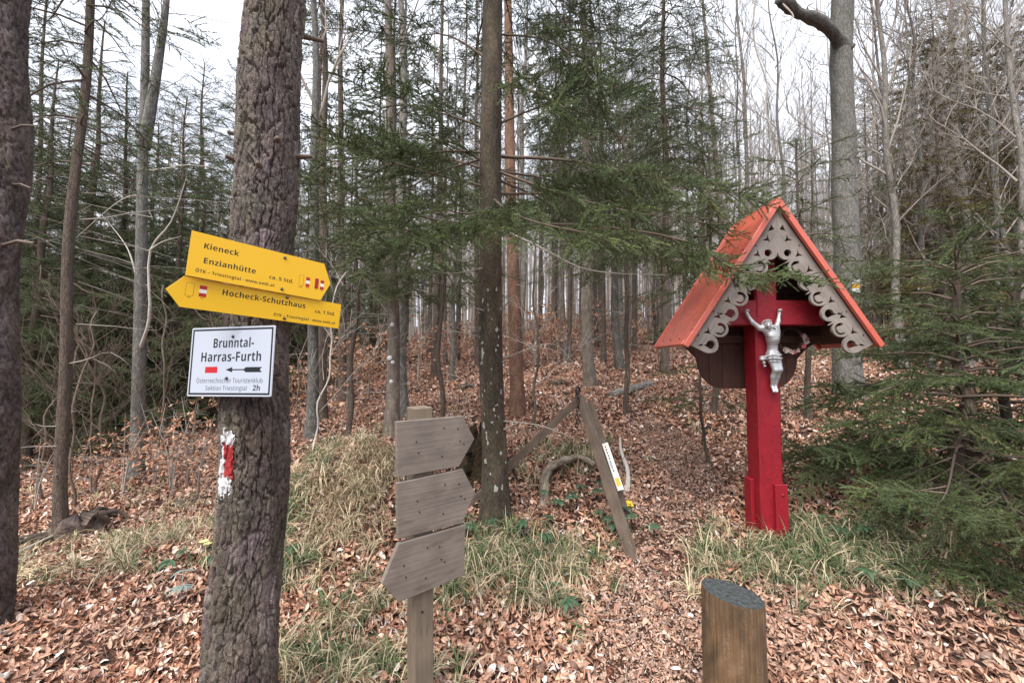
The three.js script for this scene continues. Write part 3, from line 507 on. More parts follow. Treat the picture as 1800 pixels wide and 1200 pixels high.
// ------------------------------------------------------------------ wayside shrine
const S = { x: 1.842, front: 2.69, back: 3.24, post: 2.86, w: .165 };
const sy = (py, d) => at(900, py, d).y;
{
  const base = ground(S.x, -S.post - .08), post0 = base - .12, apexY = sy(350, S.front), eaveY = sy(598, S.front), half = .648, rise = apexY - eaveY;
  const shrine = thing('wayside_shrine', 'red timber wayside cross under a steep orange-red metal roof', 'shrine', [S.x, base, -S.post - S.w / 2]);
  const X = (x) => x, Y = (y) => y - base, Z = (d) => -d + S.post + S.w / 2;      // into the shrine's own axes
  const uvBox = (g, k = 1) => { const p = g.attributes.position, n = g.attributes.normal, u = g.attributes.uv; for (let i = 0; i < p.count; i++) { const ax = Math.abs(n.getX(i)) > .6 ? p.getZ(i) : p.getX(i); u.setXY(i, p.getY(i) * k, ax * k * 2 + .3 * Math.abs(n.getX(i))); } return g; };
  // chamfered post: octagon-like section
  const c = .014, w = S.w / 2, sec = new THREE.Shape([[-w + c, -w], [w - c, -w], [w, -w + c], [w, w - c], [w - c, w], [-w + c, w], [-w, w - c], [-w, -w + c]].map(([a, b]) => new THREE.Vector2(a, b)));
  const beam = (len, taper) => { const g = new THREE.ExtrudeGeometry(sec, { depth: len, bevelEnabled: false, steps: 24 }); g.rotateX(-Math.PI / 2); const p = g.attributes.position; for (let i = 0; i < p.count; i++) { const y = p.getY(i); p.setX(i, p.getX(i) * (1 + taper * y) + .003 * N2(y * 3, i % 2)); p.setZ(i, p.getZ(i) * (1 + taper * y)); } g.computeVertexNormals(); return uvBox(toCreasedNormals(g, .5)); };
  const pg = beam(apexY - .22 - post0, 0); pg.translate(0, Y(post0), 0); const cross = part('post', pg, M.redPaint, shrine);
  const armY0 = sy(571, S.post), armY1 = sy(527, S.post), ag = new RoundedBoxGeometry(.84, armY1 - armY0, S.w - .012, 3, .008); ag.translate(.0, Y((armY0 + armY1) / 2), 0); part('cross_arm', ag, M.redPaint, shrine);
  // splints bolted to the foot
  const pl = (sx, syy, sz, x, y, z) => { const g = new RoundedBoxGeometry(sx, syy, sz, 2, .005); g.translate(x, y, z); return part('foot_splint', g, M.redPaint, shrine); };
  const yS0 = Y(post0) + .03, yS1 = Y(sy(850, S.post));
  const p1 = pl(.088, yS1 - yS0, .028, .045, (yS0 + yS1) / 2, w + .0145), p2 = pl(.028, yS1 + .02 - yS0, .085, -w - .0145, (yS0 + yS1) / 2, -.035);
  const bolt = new THREE.SphereGeometry(.011, 10, 8); bolt.scale(1, 1, .6); const b1 = bolt.clone(); b1.translate(.05, yS1 - .07, w + .03); part('bolt', b1, M.redPaint, p1); const b2 = bolt.clone(); b2.translate(.05, yS0 + .17, w + .03); part('bolt', b2, M.redPaint, p1);
  // roof: two sheets with folded edges, boards beneath
  const len = Math.hypot(half, rise), ang = Math.atan2(rise, half), zf = Z(S.front), zb = Z(S.back), dep = zf - zb;
  const slope = (side, s0, s1, t0, t1, z0, z1) => { const g = new RoundedBoxGeometry(s1 - s0, t1 - t0, z1 - z0, 2, Math.min(.004, (t1 - t0) * .3)); g.translate((s0 + s1) / 2, (t0 + t1) / 2, (z0 + z1) / 2); g.rotateZ(-ang); if (side < 0) g.scale(-1, 1, 1); if (side < 0) { const i = g.index; if (i) for (let k = 0; k < i.count; k += 3) { const a = i.getX(k); i.setX(k, i.getX(k + 1)); i.setX(k + 1, a); } g.computeVertexNormals(); } g.translate(0, Y(apexY), 0); return g; };
  for (const sd of [-1, 1]) {
    const sheet = part('roof_sheet', slope(sd, .0, len + .035, .0, .012, zb + .012, zf - .012), M.roof, shrine, sd < 0 ? 'left slope of the orange-red roof' : 'right slope of the orange-red roof');
    part('folded_edge', slope(sd, -.006, len + .042, -.026, .012, zf - .022, zf + .004 + (sd > 0 ? .0018 : 0)), M.roof, sheet); part('folded_edge', slope(sd, -.006, len + .042, -.026, .022, zb - .004 - (sd > 0 ? .0018 : 0), zb + .022), M.roof, sheet);
    part('eave_fold', slope(sd, len + .0, len + .04, -.012, .016, zb + .034, zf - .032), M.roof, sheet);
    const n = 5; for (let k = 0; k < n; k++) { const s0 = .01 + k * (len - .02) / n; part('roof_board', slope(sd, s0 + .002, s0 + (len - .02) / n - .002, -.03, -.004, zb + .035, zf - .034), M.brownWood, shrine); }
    for (let k = 0; k < 7; k++) { const s = .1 + k * .165, g = new THREE.SphereGeometry(.0035, 8, 6); g.translate(s, .0125, zf - .010); g.rotateZ(-ang); if (sd < 0) g.scale(-1, 1, 1); g.translate(0, Y(apexY), 0); part('rivet', g, M.roof, sheet); }
    for (let k = 0; k < 3; k++) { const g = new THREE.SphereGeometry(.004, 8, 6); g.translate(len - .012, .017, zb + .12 + k * .15); g.rotateZ(-ang); if (sd < 0) g.scale(-1, 1, 1); g.translate(0, Y(apexY), 0); part('rivet', g, M.screw, sheet); }
  }
  { const g = new THREE.CylinderGeometry(.008, .008, dep + .004, 8); g.rotateX(Math.PI / 2); g.translate(0, Y(apexY) + .01, (zf + zb) / 2); part('ridge_cap', g, M.roof, shrine); }
  // sawn fretwork bargeboards: s runs down the slope, t runs inwards
  const es = [Math.cos(ang), -Math.sin(ang)], et = [-Math.sin(ang), -Math.cos(ang)], Q = 1.15, T0 = .026 / Q;
  const pt = (s, t) => new THREE.Vector2(Q * (s * es[0] + (t + T0) * et[0]), Q * (s * es[1] + (t + T0) * et[1]));
  const P = .112, W0 = .098, lobes = [], sEnd = (len + .012) / Q; for (let s = sEnd - .07; s > .2; s -= P) lobes.push(s); lobes.reverse();
  const prof = (s) => { let t = .088; for (const k of lobes) { const q = (s - k) / (P * .5); if (Math.abs(q) < 1) t = Math.max(t, W0 - .012 + .072 * Math.sqrt(1 - q * q)); } return t; };
  const s00 = (t) => (t + T0) * Math.sin(ang) / Math.cos(ang) + .0015;                  // where the boards meet under the ridge
  const out = [pt(s00(0), 0), pt(sEnd, 0)]; const endS = lobes[lobes.length - 1];
  for (let k = 0; k <= 10; k++) { const a = k / 10 * Math.PI * .5; out.push(pt(endS + Math.cos(a) * .058, .088 + Math.sin(a) * .072)); }
  for (let s = endS - .004; s > s00(.16) + .0; s -= .004) {
    let t = prof(s); const ks = lobes.findIndex((k) => Math.abs(s - k - P / 2) < .008); if (ks >= 0 && ks % 2 === 0) t = Math.max(t, .152 - Math.abs(s - lobes[ks] - P / 2) * 6);
    if (s > s00(t)) out.push(pt(s, t));
  }
  { const first = lobes[0]; let t = .15; out.push(pt(s00(t), t)); }
  const sh = new THREE.Shape(out), hole = (pts) => sh.holes.push(new THREE.Path(pts));
  lobes.forEach((k, i) => {
    if (s00(.16) > k - .05) { const n = 16, q = []; for (let j = 0; j < n; j++) { const a = j / n * 6.283; q.push(pt(k + .012 + Math.cos(a) * .022, .105 + Math.sin(a) * .022)); } hole(q); }
    else if (i % 2) { const q = []; for (let j = 0; j <= 14; j++) { const a = -.3 + j / 14 * 4.5; q.push(pt(k + Math.cos(a) * .036, .108 + Math.sin(a) * .036)); } for (let j = 14; j >= 0; j--) { const a = .1 + j / 14 * 3.8, r = .020 + .006 * Math.sin(j / 14 * 3.14); q.push(pt(k + .005 + Math.cos(a) * r, .106 + Math.sin(a) * r)); } hole(q); }
    else { const q = []; for (let j = 0; j <= 12; j++) { const a = .6 + j / 12 * 4.6; q.push(pt(k + Math.cos(a) * .027, .112 + Math.sin(a) * .027)); } q.push(pt(k + .040, .064), pt(k + .050, .046), pt(k + .026, .062)); hole(q); }
    if (k - P / 2 > s00(.09) + .0) { const j = k - P * .52; hole([pt(j - .026, .040), pt(j - .002, .050), pt(j + .024, .036), pt(j + .012, .056), pt(j + .004, .080), pt(j - .006, .062)]); }
  });
  { const s1 = s00(.05) + .03; hole([pt(s1, .030), pt(s1 + .045, .036), pt(s1 + .012, .060)]); }
  const fg = new THREE.ExtrudeGeometry(sh, { depth: .018, bevelEnabled: true, bevelThickness: .0015, bevelSize: .0012, bevelSegments: 1, curveSegments: 4 });
  { const p = fg.attributes.position, u = fg.attributes.uv; for (let i = 0; i < p.count; i++) { const s = p.getX(i) * es[0] + p.getY(i) * es[1], t = p.getX(i) * et[0] + p.getY(i) * et[1]; u.setXY(i, s * .8, t * 1.6); } }
  for (const sd of [-1, 1]) {
    let g = fg.clone(); if (sd < 0) { g = g.toNonIndexed ? (g.index ? g.toNonIndexed() : g) : g; g.scale(-1, 1, 1); const p = g.attributes.position.array, n = g.attributes.uv.array; for (let k = 0; k < p.length; k += 9) for (let j = 0; j < 3; j++) { const a = p[k + j]; p[k + j] = p[k + 3 + j]; p[k + 3 + j] = a; } for (let k = 0; k < n.length; k += 6) for (let j = 0; j < 2; j++) { const a = n[k + j]; n[k + j] = n[k + 2 + j]; n[k + 2 + j] = a; } g.computeVertexNormals(); }
    g.translate(0, Y(apexY), zf - .050); part('bargeboard', g, M.fret, shrine, 'weathered grey bargeboard sawn with scrolls');
    for (const s of [.3, .54, .78, .95]) { const q = pt(s, .02), b = new THREE.SphereGeometry(.0055, 8, 6); b.translate(sd * q.x, Y(apexY) + q.y, zf - .0305); part('screw', b, M.screw, shrine); }
  }
  // back boards, sawn to a curve below, one mesh per plank
  const zk = Z(3.14), low = (x) => { const a = Math.abs(x), y0 = Y(sy(604, 3.1)), y1 = Y(sy(683, 3.1)); const t = clamp((a - .19) / .36, 0, 1); return a < .19 ? y1 : y1 + (y0 - y1) * (t < .55 ? .5 * (1 - Math.sqrt(Math.max(0, 1 - (t / .55) ** 2))) * 1.3 : .65 + .35 * Math.sin((t - .55) / .45 * Math.PI / 2)); };
  for (const sd of [-1, 1]) for (const [a, b] of [[.004, .196], [.2, .298], [.302, .42], [.424, .55]]) {
    const top = (x) => Math.max(low(x) + .01, Y(apexY) - .05 - Math.abs(x) * rise / half - .02), q = []; for (let k = 0; k <= 12; k++) q.push(new THREE.Vector2(lerp(a, b, k / 12) * sd, low(lerp(a, b, k / 12)))); for (let k = 0; k <= 4; k++) { const x = lerp(b, a, k / 4); q.push(new THREE.Vector2(x * sd, top(x))); }
    const g = new THREE.ExtrudeGeometry(new THREE.Shape(q), { depth: .022, bevelEnabled: true, bevelThickness: .0015, bevelSize: .001, bevelSegments: 1 }); { const p = g.attributes.position, u = g.attributes.uv; for (let i = 0; i < p.count; i++) u.setXY(i, p.getY(i) * .9 + a, p.getX(i) * 1.3 + a * 3); }
    g.translate(0, 0, zk); part('back_plank', g, M.brownWood, shrine);
  }
  { const g = new RoundedBoxGeometry(1.1, .06, .05, 2, .006); g.translate(0, Y(eaveY) + .03, zk + .055); part('tie_beam', g, M.brownWood, shrine); }

  // -------------------------------------------------------------- silver figure on the cross
  const K = .00406, J = (px, py, z = 0) => [(px - 1352) * K, (637 - py) * K, z];
  const bones = [ // from, to, radius, radius
    [J(1352, 583, .036), J(1353, 596, .044), .046, .041], [J(1353, 596, .042), J(1354, 612, .030), .038, .029], [J(1354, 612, .030), J(1354, 623, .030), .030, .038], [J(1346, 583, .040), J(1359, 583, .040), .030, .030], [J(1347, 590, .058), J(1357, 590, .058), .022, .022],
    [J(1345, 578, .035), J(1334, 577, .030), .027, .021], [J(1356, 578, .035), J(1362, 576, .030), .027, .021],
    [J(1334, 577, .030), J(1321.5, 566, .022), .019, .0145], [J(1321.5, 566, .022), J(1314, 552, .016), .0150, .0095], [J(1314, 552, .016), J(1312.5, 547.5, .016), .0105, .0115],
    [J(1362, 576, .030), J(1367, 565, .024), .019, .0145], [J(1367, 565, .024), J(1370.5, 551, .016), .0150, .0095], [J(1370.5, 551, .016), J(1371, 547, .016), .0105, .0115],
    [J(1350, 580, .04), J(1346, 575.5, .050), .017, .017],
    [J(1350, 624, .032), J(1353.5, 650, .062), .031, .0205], [J(1359, 624, .032), J(1360.5, 649, .060), .030, .0205], [J(1353.5, 650, .060), J(1352.5, 662, .040), .020, .0185], [J(1352.5, 662, .040), J(1352.5, 678, .026), .0185, .0105], [J(1360.5, 649, .058), J(1359.5, 661, .038), .020, .018], [J(1359.5, 661, .038), J(1357.5, 678, .026), .018, .0105],
    [J(1352.5, 678, .026), J(1351.5, 687, .048), .011, .010], [J(1357.5, 678, .026), J(1357, 687, .046), .011, .010]];
  for (const [hx, hy, dir] of [[1312.5, 547, -1], [1371, 546.5, 1]]) for (let f = 0; f < 4; f++) { const fx = hx + (f - 1.5) * 1.35; bones.push([J(fx, hy, .018), J(fx + (f - 1.5) * .2, hy - 3.4 + Math.abs(f - 1.5) * .5, .026), .0042, .0038], [J(fx + (f - 1.5) * .2, hy - 3.4 + Math.abs(f - 1.5) * .5, .026), J(fx, hy - 1.6, .034), .0038, .0034]); }
  for (const [hx, hy, dir] of [[1312.5, 547, 1], [1371, 546.5, -1]]) bones.push([J(hx, hy + 1, .02), J(hx + dir * 3, hy - 1, .03), .0048, .004]);
  const head = { c: V(...J(1342.5, 572, .058)), dir: V(-.35, .55, .75).normalize() };
  const cap = (p, a, b, ra, rb) => { const bx2 = b[0] - a[0], by2 = b[1] - a[1], bz2 = b[2] - a[2], px = p.x - a[0], py = p.y - a[1], pz = p.z - a[2], t = clamp((px * bx2 + py * by2 + pz * bz2) / (bx2 * bx2 + by2 * by2 + bz2 * bz2 + 1e-9), 0, 1); return Math.hypot(px - bx2 * t, py - by2 * t, pz - bz2 * t) - lerp(ra, rb, t); };
  const smin = (a, b, k) => { const h = Math.max(k - Math.abs(a - b), 0) / k; return Math.min(a, b) - h * h * k * .25; };
  const ball = (p, c, r, s = V(1, 1, 1)) => (Math.hypot((p.x - c.x) / s.x, (p.y - c.y) / s.y, (p.z - c.z) / s.z) - r) * Math.min(s.x, s.y, s.z);
  const hq = new THREE.Quaternion().setFromUnitVectors(V(0, 0, 1), head.dir), hp = (x, y, z) => V(x, y, z).applyQuaternion(hq).add(head.c);
  const up = [hp(0, .030, -.004), hp(0, -.026, .006)], eyeL = hp(-.0095, .004, .0225), eyeR = hp(.0095, .004, .0225), nose = [hp(0, .006, .022), hp(0, -.004, .030)], mouth = hp(0, -.0125, .024), beard = [hp(0, -.020, .018), hp(0, -.034, .010)], hair = [[-.022, .018, -.008], [.022, .018, -.008], [-.024, -.008, -.012], [.024, -.008, -.012], [0, .02, -.02], [0, -.006, -.024]].map((q) => hp(...q)), crown = [];
  for (let k = 0; k < 14; k++) { const a = k / 14 * 6.283; crown.push(hp(Math.cos(a) * .028, .022 + .003 * (k % 2), Math.sin(a) * .028)); }
  const body = (p) => {
    let d = 1; for (const [a, b, ra, rb] of bones) d = smin(d, cap(p, a, b, ra, rb), ra < .006 ? .003 : ra > .02 ? .016 : .009);
    let h = ball(p, head.c, .0255, V(.86, 1.12, 1)); h = smin(h, cap(p, nose[0].toArray(), nose[1].toArray(), .004, .0055), .004); h = smin(h, cap(p, beard[0].toArray(), beard[1].toArray(), .014, .008), .008);
    h = Math.max(h, -ball(p, eyeL, .0045), -ball(p, eyeR, .0045)); h = Math.max(h, -ball(p, mouth, .0035, V(1.8, .7, 1)));
    for (const q of hair) h = smin(h, ball(p, q, .013), .006); for (const q of crown) h = smin(h, ball(p, q, .0058), .003);
    d = smin(d, h, .007); const rib = .0012 * Math.sin(p.y * 480) * ss(.16, .19, p.y) * ss(.24, .21, p.y); return d + rib;
  };
  const mesh = (fn, lo, hi, n) => {
    const mc = new MarchingCubes(n, new THREE.MeshBasicMaterial(), false, false, 400000), sx = hi[0] - lo[0], syy = hi[1] - lo[1], sz = hi[2] - lo[2], p = V(0, 0, 0); mc.isolation = 0;
    for (let k = 0; k < n; k++) for (let j = 0; j < n; j++) for (let i = 0; i < n; i++) { p.set(lo[0] + sx * i / n, lo[1] + syy * j / n, lo[2] + sz * k / n); mc.field[i + j * n + k * n * n] = -fn(p); }
    mc.update(); const c = mc.count, g = new THREE.BufferGeometry(), P2 = new Float32Array(mc.positionArray.slice(0, c * 3));
    for (let i = 0; i < c; i++) { P2[i * 3] = lo[0] + sx * (P2[i * 3] + 1) / 2; P2[i * 3 + 1] = lo[1] + syy * (P2[i * 3 + 1] + 1) / 2; P2[i * 3 + 2] = lo[2] + sz * (P2[i * 3 + 2] + 1) / 2; }
    g.setAttribute('position', new THREE.BufferAttribute(P2, 3)); const nm = new Float32Array(c * 3), e = .002, q = V(0, 0, 0), uv = new Float32Array(c * 2);
    for (let i = 0; i < c; i++) { const x = P2[i * 3], y = P2[i * 3 + 1], z = P2[i * 3 + 2], f = (a, b, d) => fn(q.set(a, b, d)), v = V(f(x + e, y, z) - f(x - e, y, z), f(x, y + e, z) - f(x, y - e, z), f(x, y, z + e) - f(x, y, z - e)).normalize(); nm.set([v.x, v.y, v.z], i * 3); uv.set([x * 4, y * 4], i * 2); }
    g.setAttribute('normal', new THREE.BufferAttribute(nm, 3)); g.setAttribute('uv', new THREE.BufferAttribute(uv, 2)); return g;
  };
  const fig = thing('crucifix_figure', 'silver cast figure with raised arms fixed to the red cross', 'figure', [at(1352, 637, S.post).x, sy(637, S.post), -S.post]);
  part('body', mesh(body, [-.20, -.225, -.03], [.115, .395, .12], 132), M.silver, fig);
  const cloth = (p) => { const a = Math.atan2(p.z - .032, p.x - .008), f = .0045 * Math.sin(p.y * 260 + a * 2.2 + 2 * Math.sin(a * 2)) + .002 * Math.sin(a * 9); let d = ball(p, V(.008, .048, .036), .044, V(1.05, .78, .98)) + f; d = smin(d, ball(p, V(.006, .026, .042), .046, V(.98, .72, .98)) + f, .012); d = smin(d, cap(p, J(1341, 627, .04), J(1332, 630, .045), .013, .015) + f * .8, .008); d = smin(d, cap(p, J(1334, 630, .046), J(1337, 643, .046), .013, .008) + f * .9, .008); return d; };
  part('loincloth', mesh(cloth, [-.11, -.05, -.03], [.08, .12, .11], 72), M.silver, fig);
  // -------------------------------------------------------------- rosary beads and wreath
  const V3 = (px, py, d) => at(px, py, d);
  const ros = thing('rosary', 'dark bead string hung over the shoulder of the silver figure', 'rosary', V3(1362, 577, 2.79).toArray());
  { const o = V3(1362, 577, 2.79), pts = [V3(1353, 578, 2.775), V3(1361, 576, 2.775), V3(1365, 585, 2.79), V3(1366.5, 605, 2.815), V3(1366, 625, 2.83), V3(1367.5, 640, 2.84)].map((p) => p.sub(o)), c = curve(pts, 34), m = std({ color: col(.16, .13, .06), roughness: .5, metalness: .3 }); part('string', tubeGeo(c, () => .0012, 4), m, ros); c.forEach((p) => { const b = new THREE.SphereGeometry(.0046, 7, 5); b.translate(p.x, p.y, p.z); part('bead', b, m, ros); }); }
  const wr = thing('flower_wreath', 'faded pink and grey dried flower wreath hanging behind the silver figure', 'wreath', V3(1390, 598, 3.0).toArray());
  { const R = rng(8), mb = new MB(), pts = []; for (let k = 0; k <= 28; k++) { const a = k / 28 * 6.283; pts.push(V(Math.cos(a) * .085, Math.sin(a) * .095, .01 * Math.sin(a * 3))); } mb.tube(pts, () => .011, 6, { lump: .5, cap: false }); part('ring', mb.geo(), std({ color: col(.06, .04, .03) }), wr);
    const fm = [std({ color: col(.42, .34, .32) }), std({ color: col(.40, .10, .12) }), std({ color: col(.5, .46, .42) })];
    for (let k = 0; k < 16; k++) { const a = -2.2 + 2.9 * R(), p = V(Math.cos(a) * (.075 + .03 * R()), Math.sin(a) * (.08 + .03 * R()), .018 + .014 * R()), f = new MB(), s = .013 + .010 * R(), n = 7; for (let q = 0; q < n; q++) { const b = q / n * 6.283 + R(), r = V(Math.cos(b), Math.sin(b), .35), t = V(-Math.sin(b), Math.cos(b), 0), c0 = f.v(p.x, p.y, p.z), l = p.clone().addScaledVector(r, s * .7).addScaledVector(t, s * .35), rr = p.clone().addScaledVector(r, s * .7).addScaledVector(t, -s * .35), e = p.clone().addScaledVector(r, s * 1.15); const i1 = f.v(l.x, l.y, l.z), i2 = f.v(e.x, e.y, e.z), i3 = f.v(rr.x, rr.y, rr.z); f.tri(c0, i1, i2); f.tri(c0, i2, i3); } part('flower', f.geo(), fm[k % 3], wr); } }
}

// ------------------------------------------------------------------ signs on the pine
function frame(o, tl, tr, bl) { const x = tr.clone().sub(tl).normalize(), y0 = tl.clone().sub(bl), y = y0.sub(x.clone().multiplyScalar(y0.dot(x))).normalize(), z = x.clone().cross(y); const c = tr.clone().add(bl).multiplyScalar(.5); o.quaternion.setFromRotationMatrix(new THREE.Matrix4().makeBasis(x, y, z)); o.position.copy(c); return [tl.distanceTo(tr), tl.distanceTo(bl)]; }
function printTex(w, h, W, H, draw) { const c = document.createElement('canvas'); c.width = w; c.height = h; const g = c.getContext('2d'); g.save(); g.scale(w / W, h / H); draw(g); g.restore(); const t = new THREE.CanvasTexture(c); t.colorSpace = THREE.SRGBColorSpace; t.anisotropy = 8; return t; }
function plate(o, shape, W, H, tex, edge, thick = .003, rough = .45) {
  const g = new THREE.ExtrudeGeometry(shape, { depth: thick, bevelEnabled: true, bevelThickness: .0006, bevelSize: .0006, bevelSegments: 1 }); g.translate(0, 0, -thick - .0012); part('plate', g, std({ color: edge, roughness: .5 }), o);
  const f = new THREE.ShapeGeometry(shape, 12), p = f.attributes.position, u = f.attributes.uv; for (let i = 0; i < p.count; i++) u.setXY(i, (p.getX(i) + W / 2) / W, (p.getY(i) + H / 2) / H);
  part('printed_face', f, std({ map: tex, roughness: rough }), o);
}
const poly = (a) => new THREE.Shape(a.map(([x, y]) => new THREE.Vector2(x, y)));
const screwAt = (o, x, y, z = .002) => { const g = new THREE.SphereGeometry(.0058, 12, 8); g.scale(1, 1, .55); g.translate(x, y, z); const s = part('screw', g, M.screw, o); const d = new THREE.CylinderGeometry(.0022, .0022, .002, 6); d.rotateX(Math.PI / 2); d.translate(x, y, z + .0032); part('socket', d, std({ color: col(.35, .35, .36), metalness: .8, roughness: .4 }), s); };
const YEL = '#f4bf17', INK = '#2a2410';
const mark = (g, x, y, w, h, kind, cap) => { g.lineWidth = .8; g.strokeStyle = INK; if (kind === 'y') g.strokeRect(x, y, w, h); if (kind === 'r') { g.fillStyle = '#a61c20'; g.fillRect(x, y, w, h); } if (kind === 'rwr') { g.fillStyle = '#b01f22'; g.fillRect(x, y, w, h); g.fillStyle = '#f1ece4'; g.fillRect(x, y + h / 3, w, h / 3); } g.fillStyle = INK; g.font = 'bold 5.6px sans-serif'; g.textAlign = 'center'; g.fillText(cap, x + w / 2, y + h + 6.5); g.textAlign = 'left'; };
const wear = (g, W, H, seed) => { const R = rng(seed); for (let k = 0; k < 260; k++) { g.fillStyle = `rgba(${90 + 60 * R() | 0},${70 + 40 * R() | 0},20,${.05 + .12 * R()})`; g.beginPath(); g.arc(R() * W, R() * H, .2 + .5 * R(), 0, 7); g.fill(); } for (let k = 0; k < 24; k++) { g.strokeStyle = `rgba(255,235,150,${.1 + .2 * R()})`; g.lineWidth = .3; g.beginPath(); const x = R() * W, y = R() * H; g.moveTo(x, y); g.lineTo(x + 14 * (R() - .5), y + 8 * (R() - .5)); g.stroke(); } };
{
  const tl = at(333, 404, 1.35), tr = at(567, 463, 1.675), bl = at(330, 484, 1.35), o = thing('hiking_sign', 'upper yellow trail arrow pointing to the right, lettered Kieneck', 'sign'), [w, h] = frame(o, tl, tr, bl), tip = .034, W = w + tip, mm = 1000;
  const tx = printTex(1536, Math.round(1536 * h / W), W * mm, h * mm, (g) => {
    const k = W * mm, q = h * mm; g.fillStyle = YEL; g.fillRect(0, 0, k, q); wear(g, k, q, 3); g.fillStyle = INK; g.font = 'bold 28px sans-serif'; g.fillText('Kieneck', k * .075, q * .33); g.fillText('Enzianhütte', k * .085, q * .66); g.font = 'bold 16px sans-serif'; g.fillText('ÖTK – Triestingtal - www.oetk.at', k * .048, q * .885); g.font = 'bold 21px sans-serif'; g.fillText('ca. 5 Std.', k * .515, q * .70);
    mark(g, k * .742, q * .44, 16, q * .28, 'y', 'gelb'); mark(g, k * .795, q * .46, 15, q * .26, 'rwr', '404'); g.fillStyle = INK; g.font = 'bold 16px sans-serif'; g.fillText('→', k * .832, q * .63); mark(g, k * .868, q * .44, 15, q * .28, 'r', 'rot'); mark(g, k * .914, q * .46, 15, q * .26, 'rwr', '06');
  });
  plate(o, poly([[-w / 2, -h / 2], [w / 2, -h / 2], [w / 2 + tip, 0], [w / 2, h / 2], [-w / 2, h / 2]].map(([x, y]) => [x - tip / 2, y])), W, h, tx, col(.62, .36, .02)); o.children.forEach((c) => c.position.x = tip / 2);
  screwAt(o, -w / 2 + w * .66, h * .40); screwAt(o, -w / 2 + w * .665, -h * .40);
}
{
  const tl = at(322, 485, 1.355), tr = at(599, 535, 1.74), bl = at(316, 539, 1.355), o = thing('hiking_sign', 'lower yellow trail arrow pointing to the left, lettered Hocheck-Schutzhaus', 'sign'), [w, h] = frame(o, tl, tr, bl), tip = .042, W = w + tip;
  const tx = printTex(1536, Math.round(1536 * h / W), W * 1000, h * 1000, (g) => {
    const k = W * 1000, q = h * 1000; g.fillStyle = YEL; g.fillRect(0, 0, k, q); wear(g, k, q, 9); mark(g, k * .088, q * .18, 22, q * .42, 'y', 'gelb'); mark(g, k * .152, q * .20, 21, q * .38, 'rwr', '404'); g.fillStyle = INK; g.font = 'bold 29px sans-serif'; g.fillText('Hocheck-Schutzhaus', k * .262, q * .40); g.font = 'bold 20px sans-serif'; g.textAlign = 'right'; g.fillText('ca. 1 Std.', k * .965, q * .50); g.font = 'bold 15.5px sans-serif'; g.fillText('ÖTK – Triestingtal - www.oetk.at', k * .972, q * .86); g.textAlign = 'left';
  });
  plate(o, poly([[-w / 2, -h / 2], [w / 2, -h / 2], [w / 2, h / 2], [-w / 2, h / 2], [-w / 2 - tip, 0]].map(([x, y]) => [x + tip / 2, y])), W, h, tx, col(.62, .36, .02)); o.children.forEach((c) => c.position.x = -tip / 2);
  screwAt(o, -w / 2 + w * .60, h * .40); screwAt(o, -w / 2 + w * .60, -h * .40);
}
{
  const tl = V(-1.246, 1.732, -1.547), tr = V(-.879, 1.7365, -1.471), bl = V(-1.2455, 1.471, -1.533), o = thing('trail_plate', 'white enamel plate with black border, lettered Brunntal-Harras-Furth', 'sign'), [w, h] = frame(o, tl, tr, bl);
  const tx = printTex(1400, Math.round(1400 * h / w), w * 1000, h * 1000, (g) => {
    const k = w * 1000, q = h * 1000; g.fillStyle = '#b3bbc9'; g.fillRect(0, 0, k, q); g.strokeStyle = '#16181c'; g.lineWidth = 7; g.strokeRect(9, 9, k - 18, q - 18); g.fillStyle = '#15161a'; g.textAlign = 'center';
    const fit = (t, x, y, width, size, weight = 'bold') => { g.save(); g.font = `${weight} ${size}px sans-serif`; const s = width / g.measureText(t).width; g.translate(x, y); g.scale(s, 1); g.fillText(t, 0, 0); g.restore(); };
    fit('Brunntal-', k * .52, q * .30, k * .50, q * .19); fit('Harras-Furth', k * .50, q * .50, k * .74, q * .19); g.fillStyle = '#b8141f'; g.fillRect(k * .20, q * .575, k * .15, q * .09);
    g.fillStyle = '#101114'; g.beginPath(); g.moveTo(k * .45, q * .62); g.lineTo(k * .53, q * .582); g.lineTo(k * .53, q * .658); g.fill(); g.fillRect(k * .52, q * .612, k * .18, q * .018); g.beginPath(); g.moveTo(k * .66, q * .62); g.lineTo(k * .69, q * .585); g.lineTo(k * .88, q * .585); g.lineTo(k * .855, q * .62); g.lineTo(k * .88, q * .658); g.lineTo(k * .69, q * .658); g.fill();
    g.fillStyle = '#34363c'; fit('Österreichischer Touristenklub', k * .50, q * .81, k * .80, q * .095, 'normal'); fit('Sektion Triestingtal', k * .47, q * .915, k * .50, q * .09, 'normal'); g.fillStyle = '#15161a'; fit('2h', k * .83, q * .918, k * .09, q * .11);
    const R = rng(7); for (let i = 0; i < 180; i++) { g.fillStyle = `rgba(90,100,110,${.05 + .12 * R()})`; g.beginPath(); g.arc(R() * k, R() * q, .3 + .7 * R(), 0, 7); g.fill(); }
  });
  const r = .006, x = w / 2, y = h / 2, s = new THREE.Shape(); s.moveTo(-x + r, -y); s.lineTo(x - r, -y); s.quadraticCurveTo(x, -y, x, -y + r); s.lineTo(x, y - r); s.quadraticCurveTo(x, y, x - r, y); s.lineTo(-x + r, y); s.quadraticCurveTo(-x, y, -x, y - r); s.lineTo(-x, -y + r); s.quadraticCurveTo(-x, -y, -x + r, -y);
  plate(o, s, w, h, tx, col(.7, .72, .75), .003, .3); screwAt(o, .005, h * .36); screwAt(o, -.01, -h * .24);
}

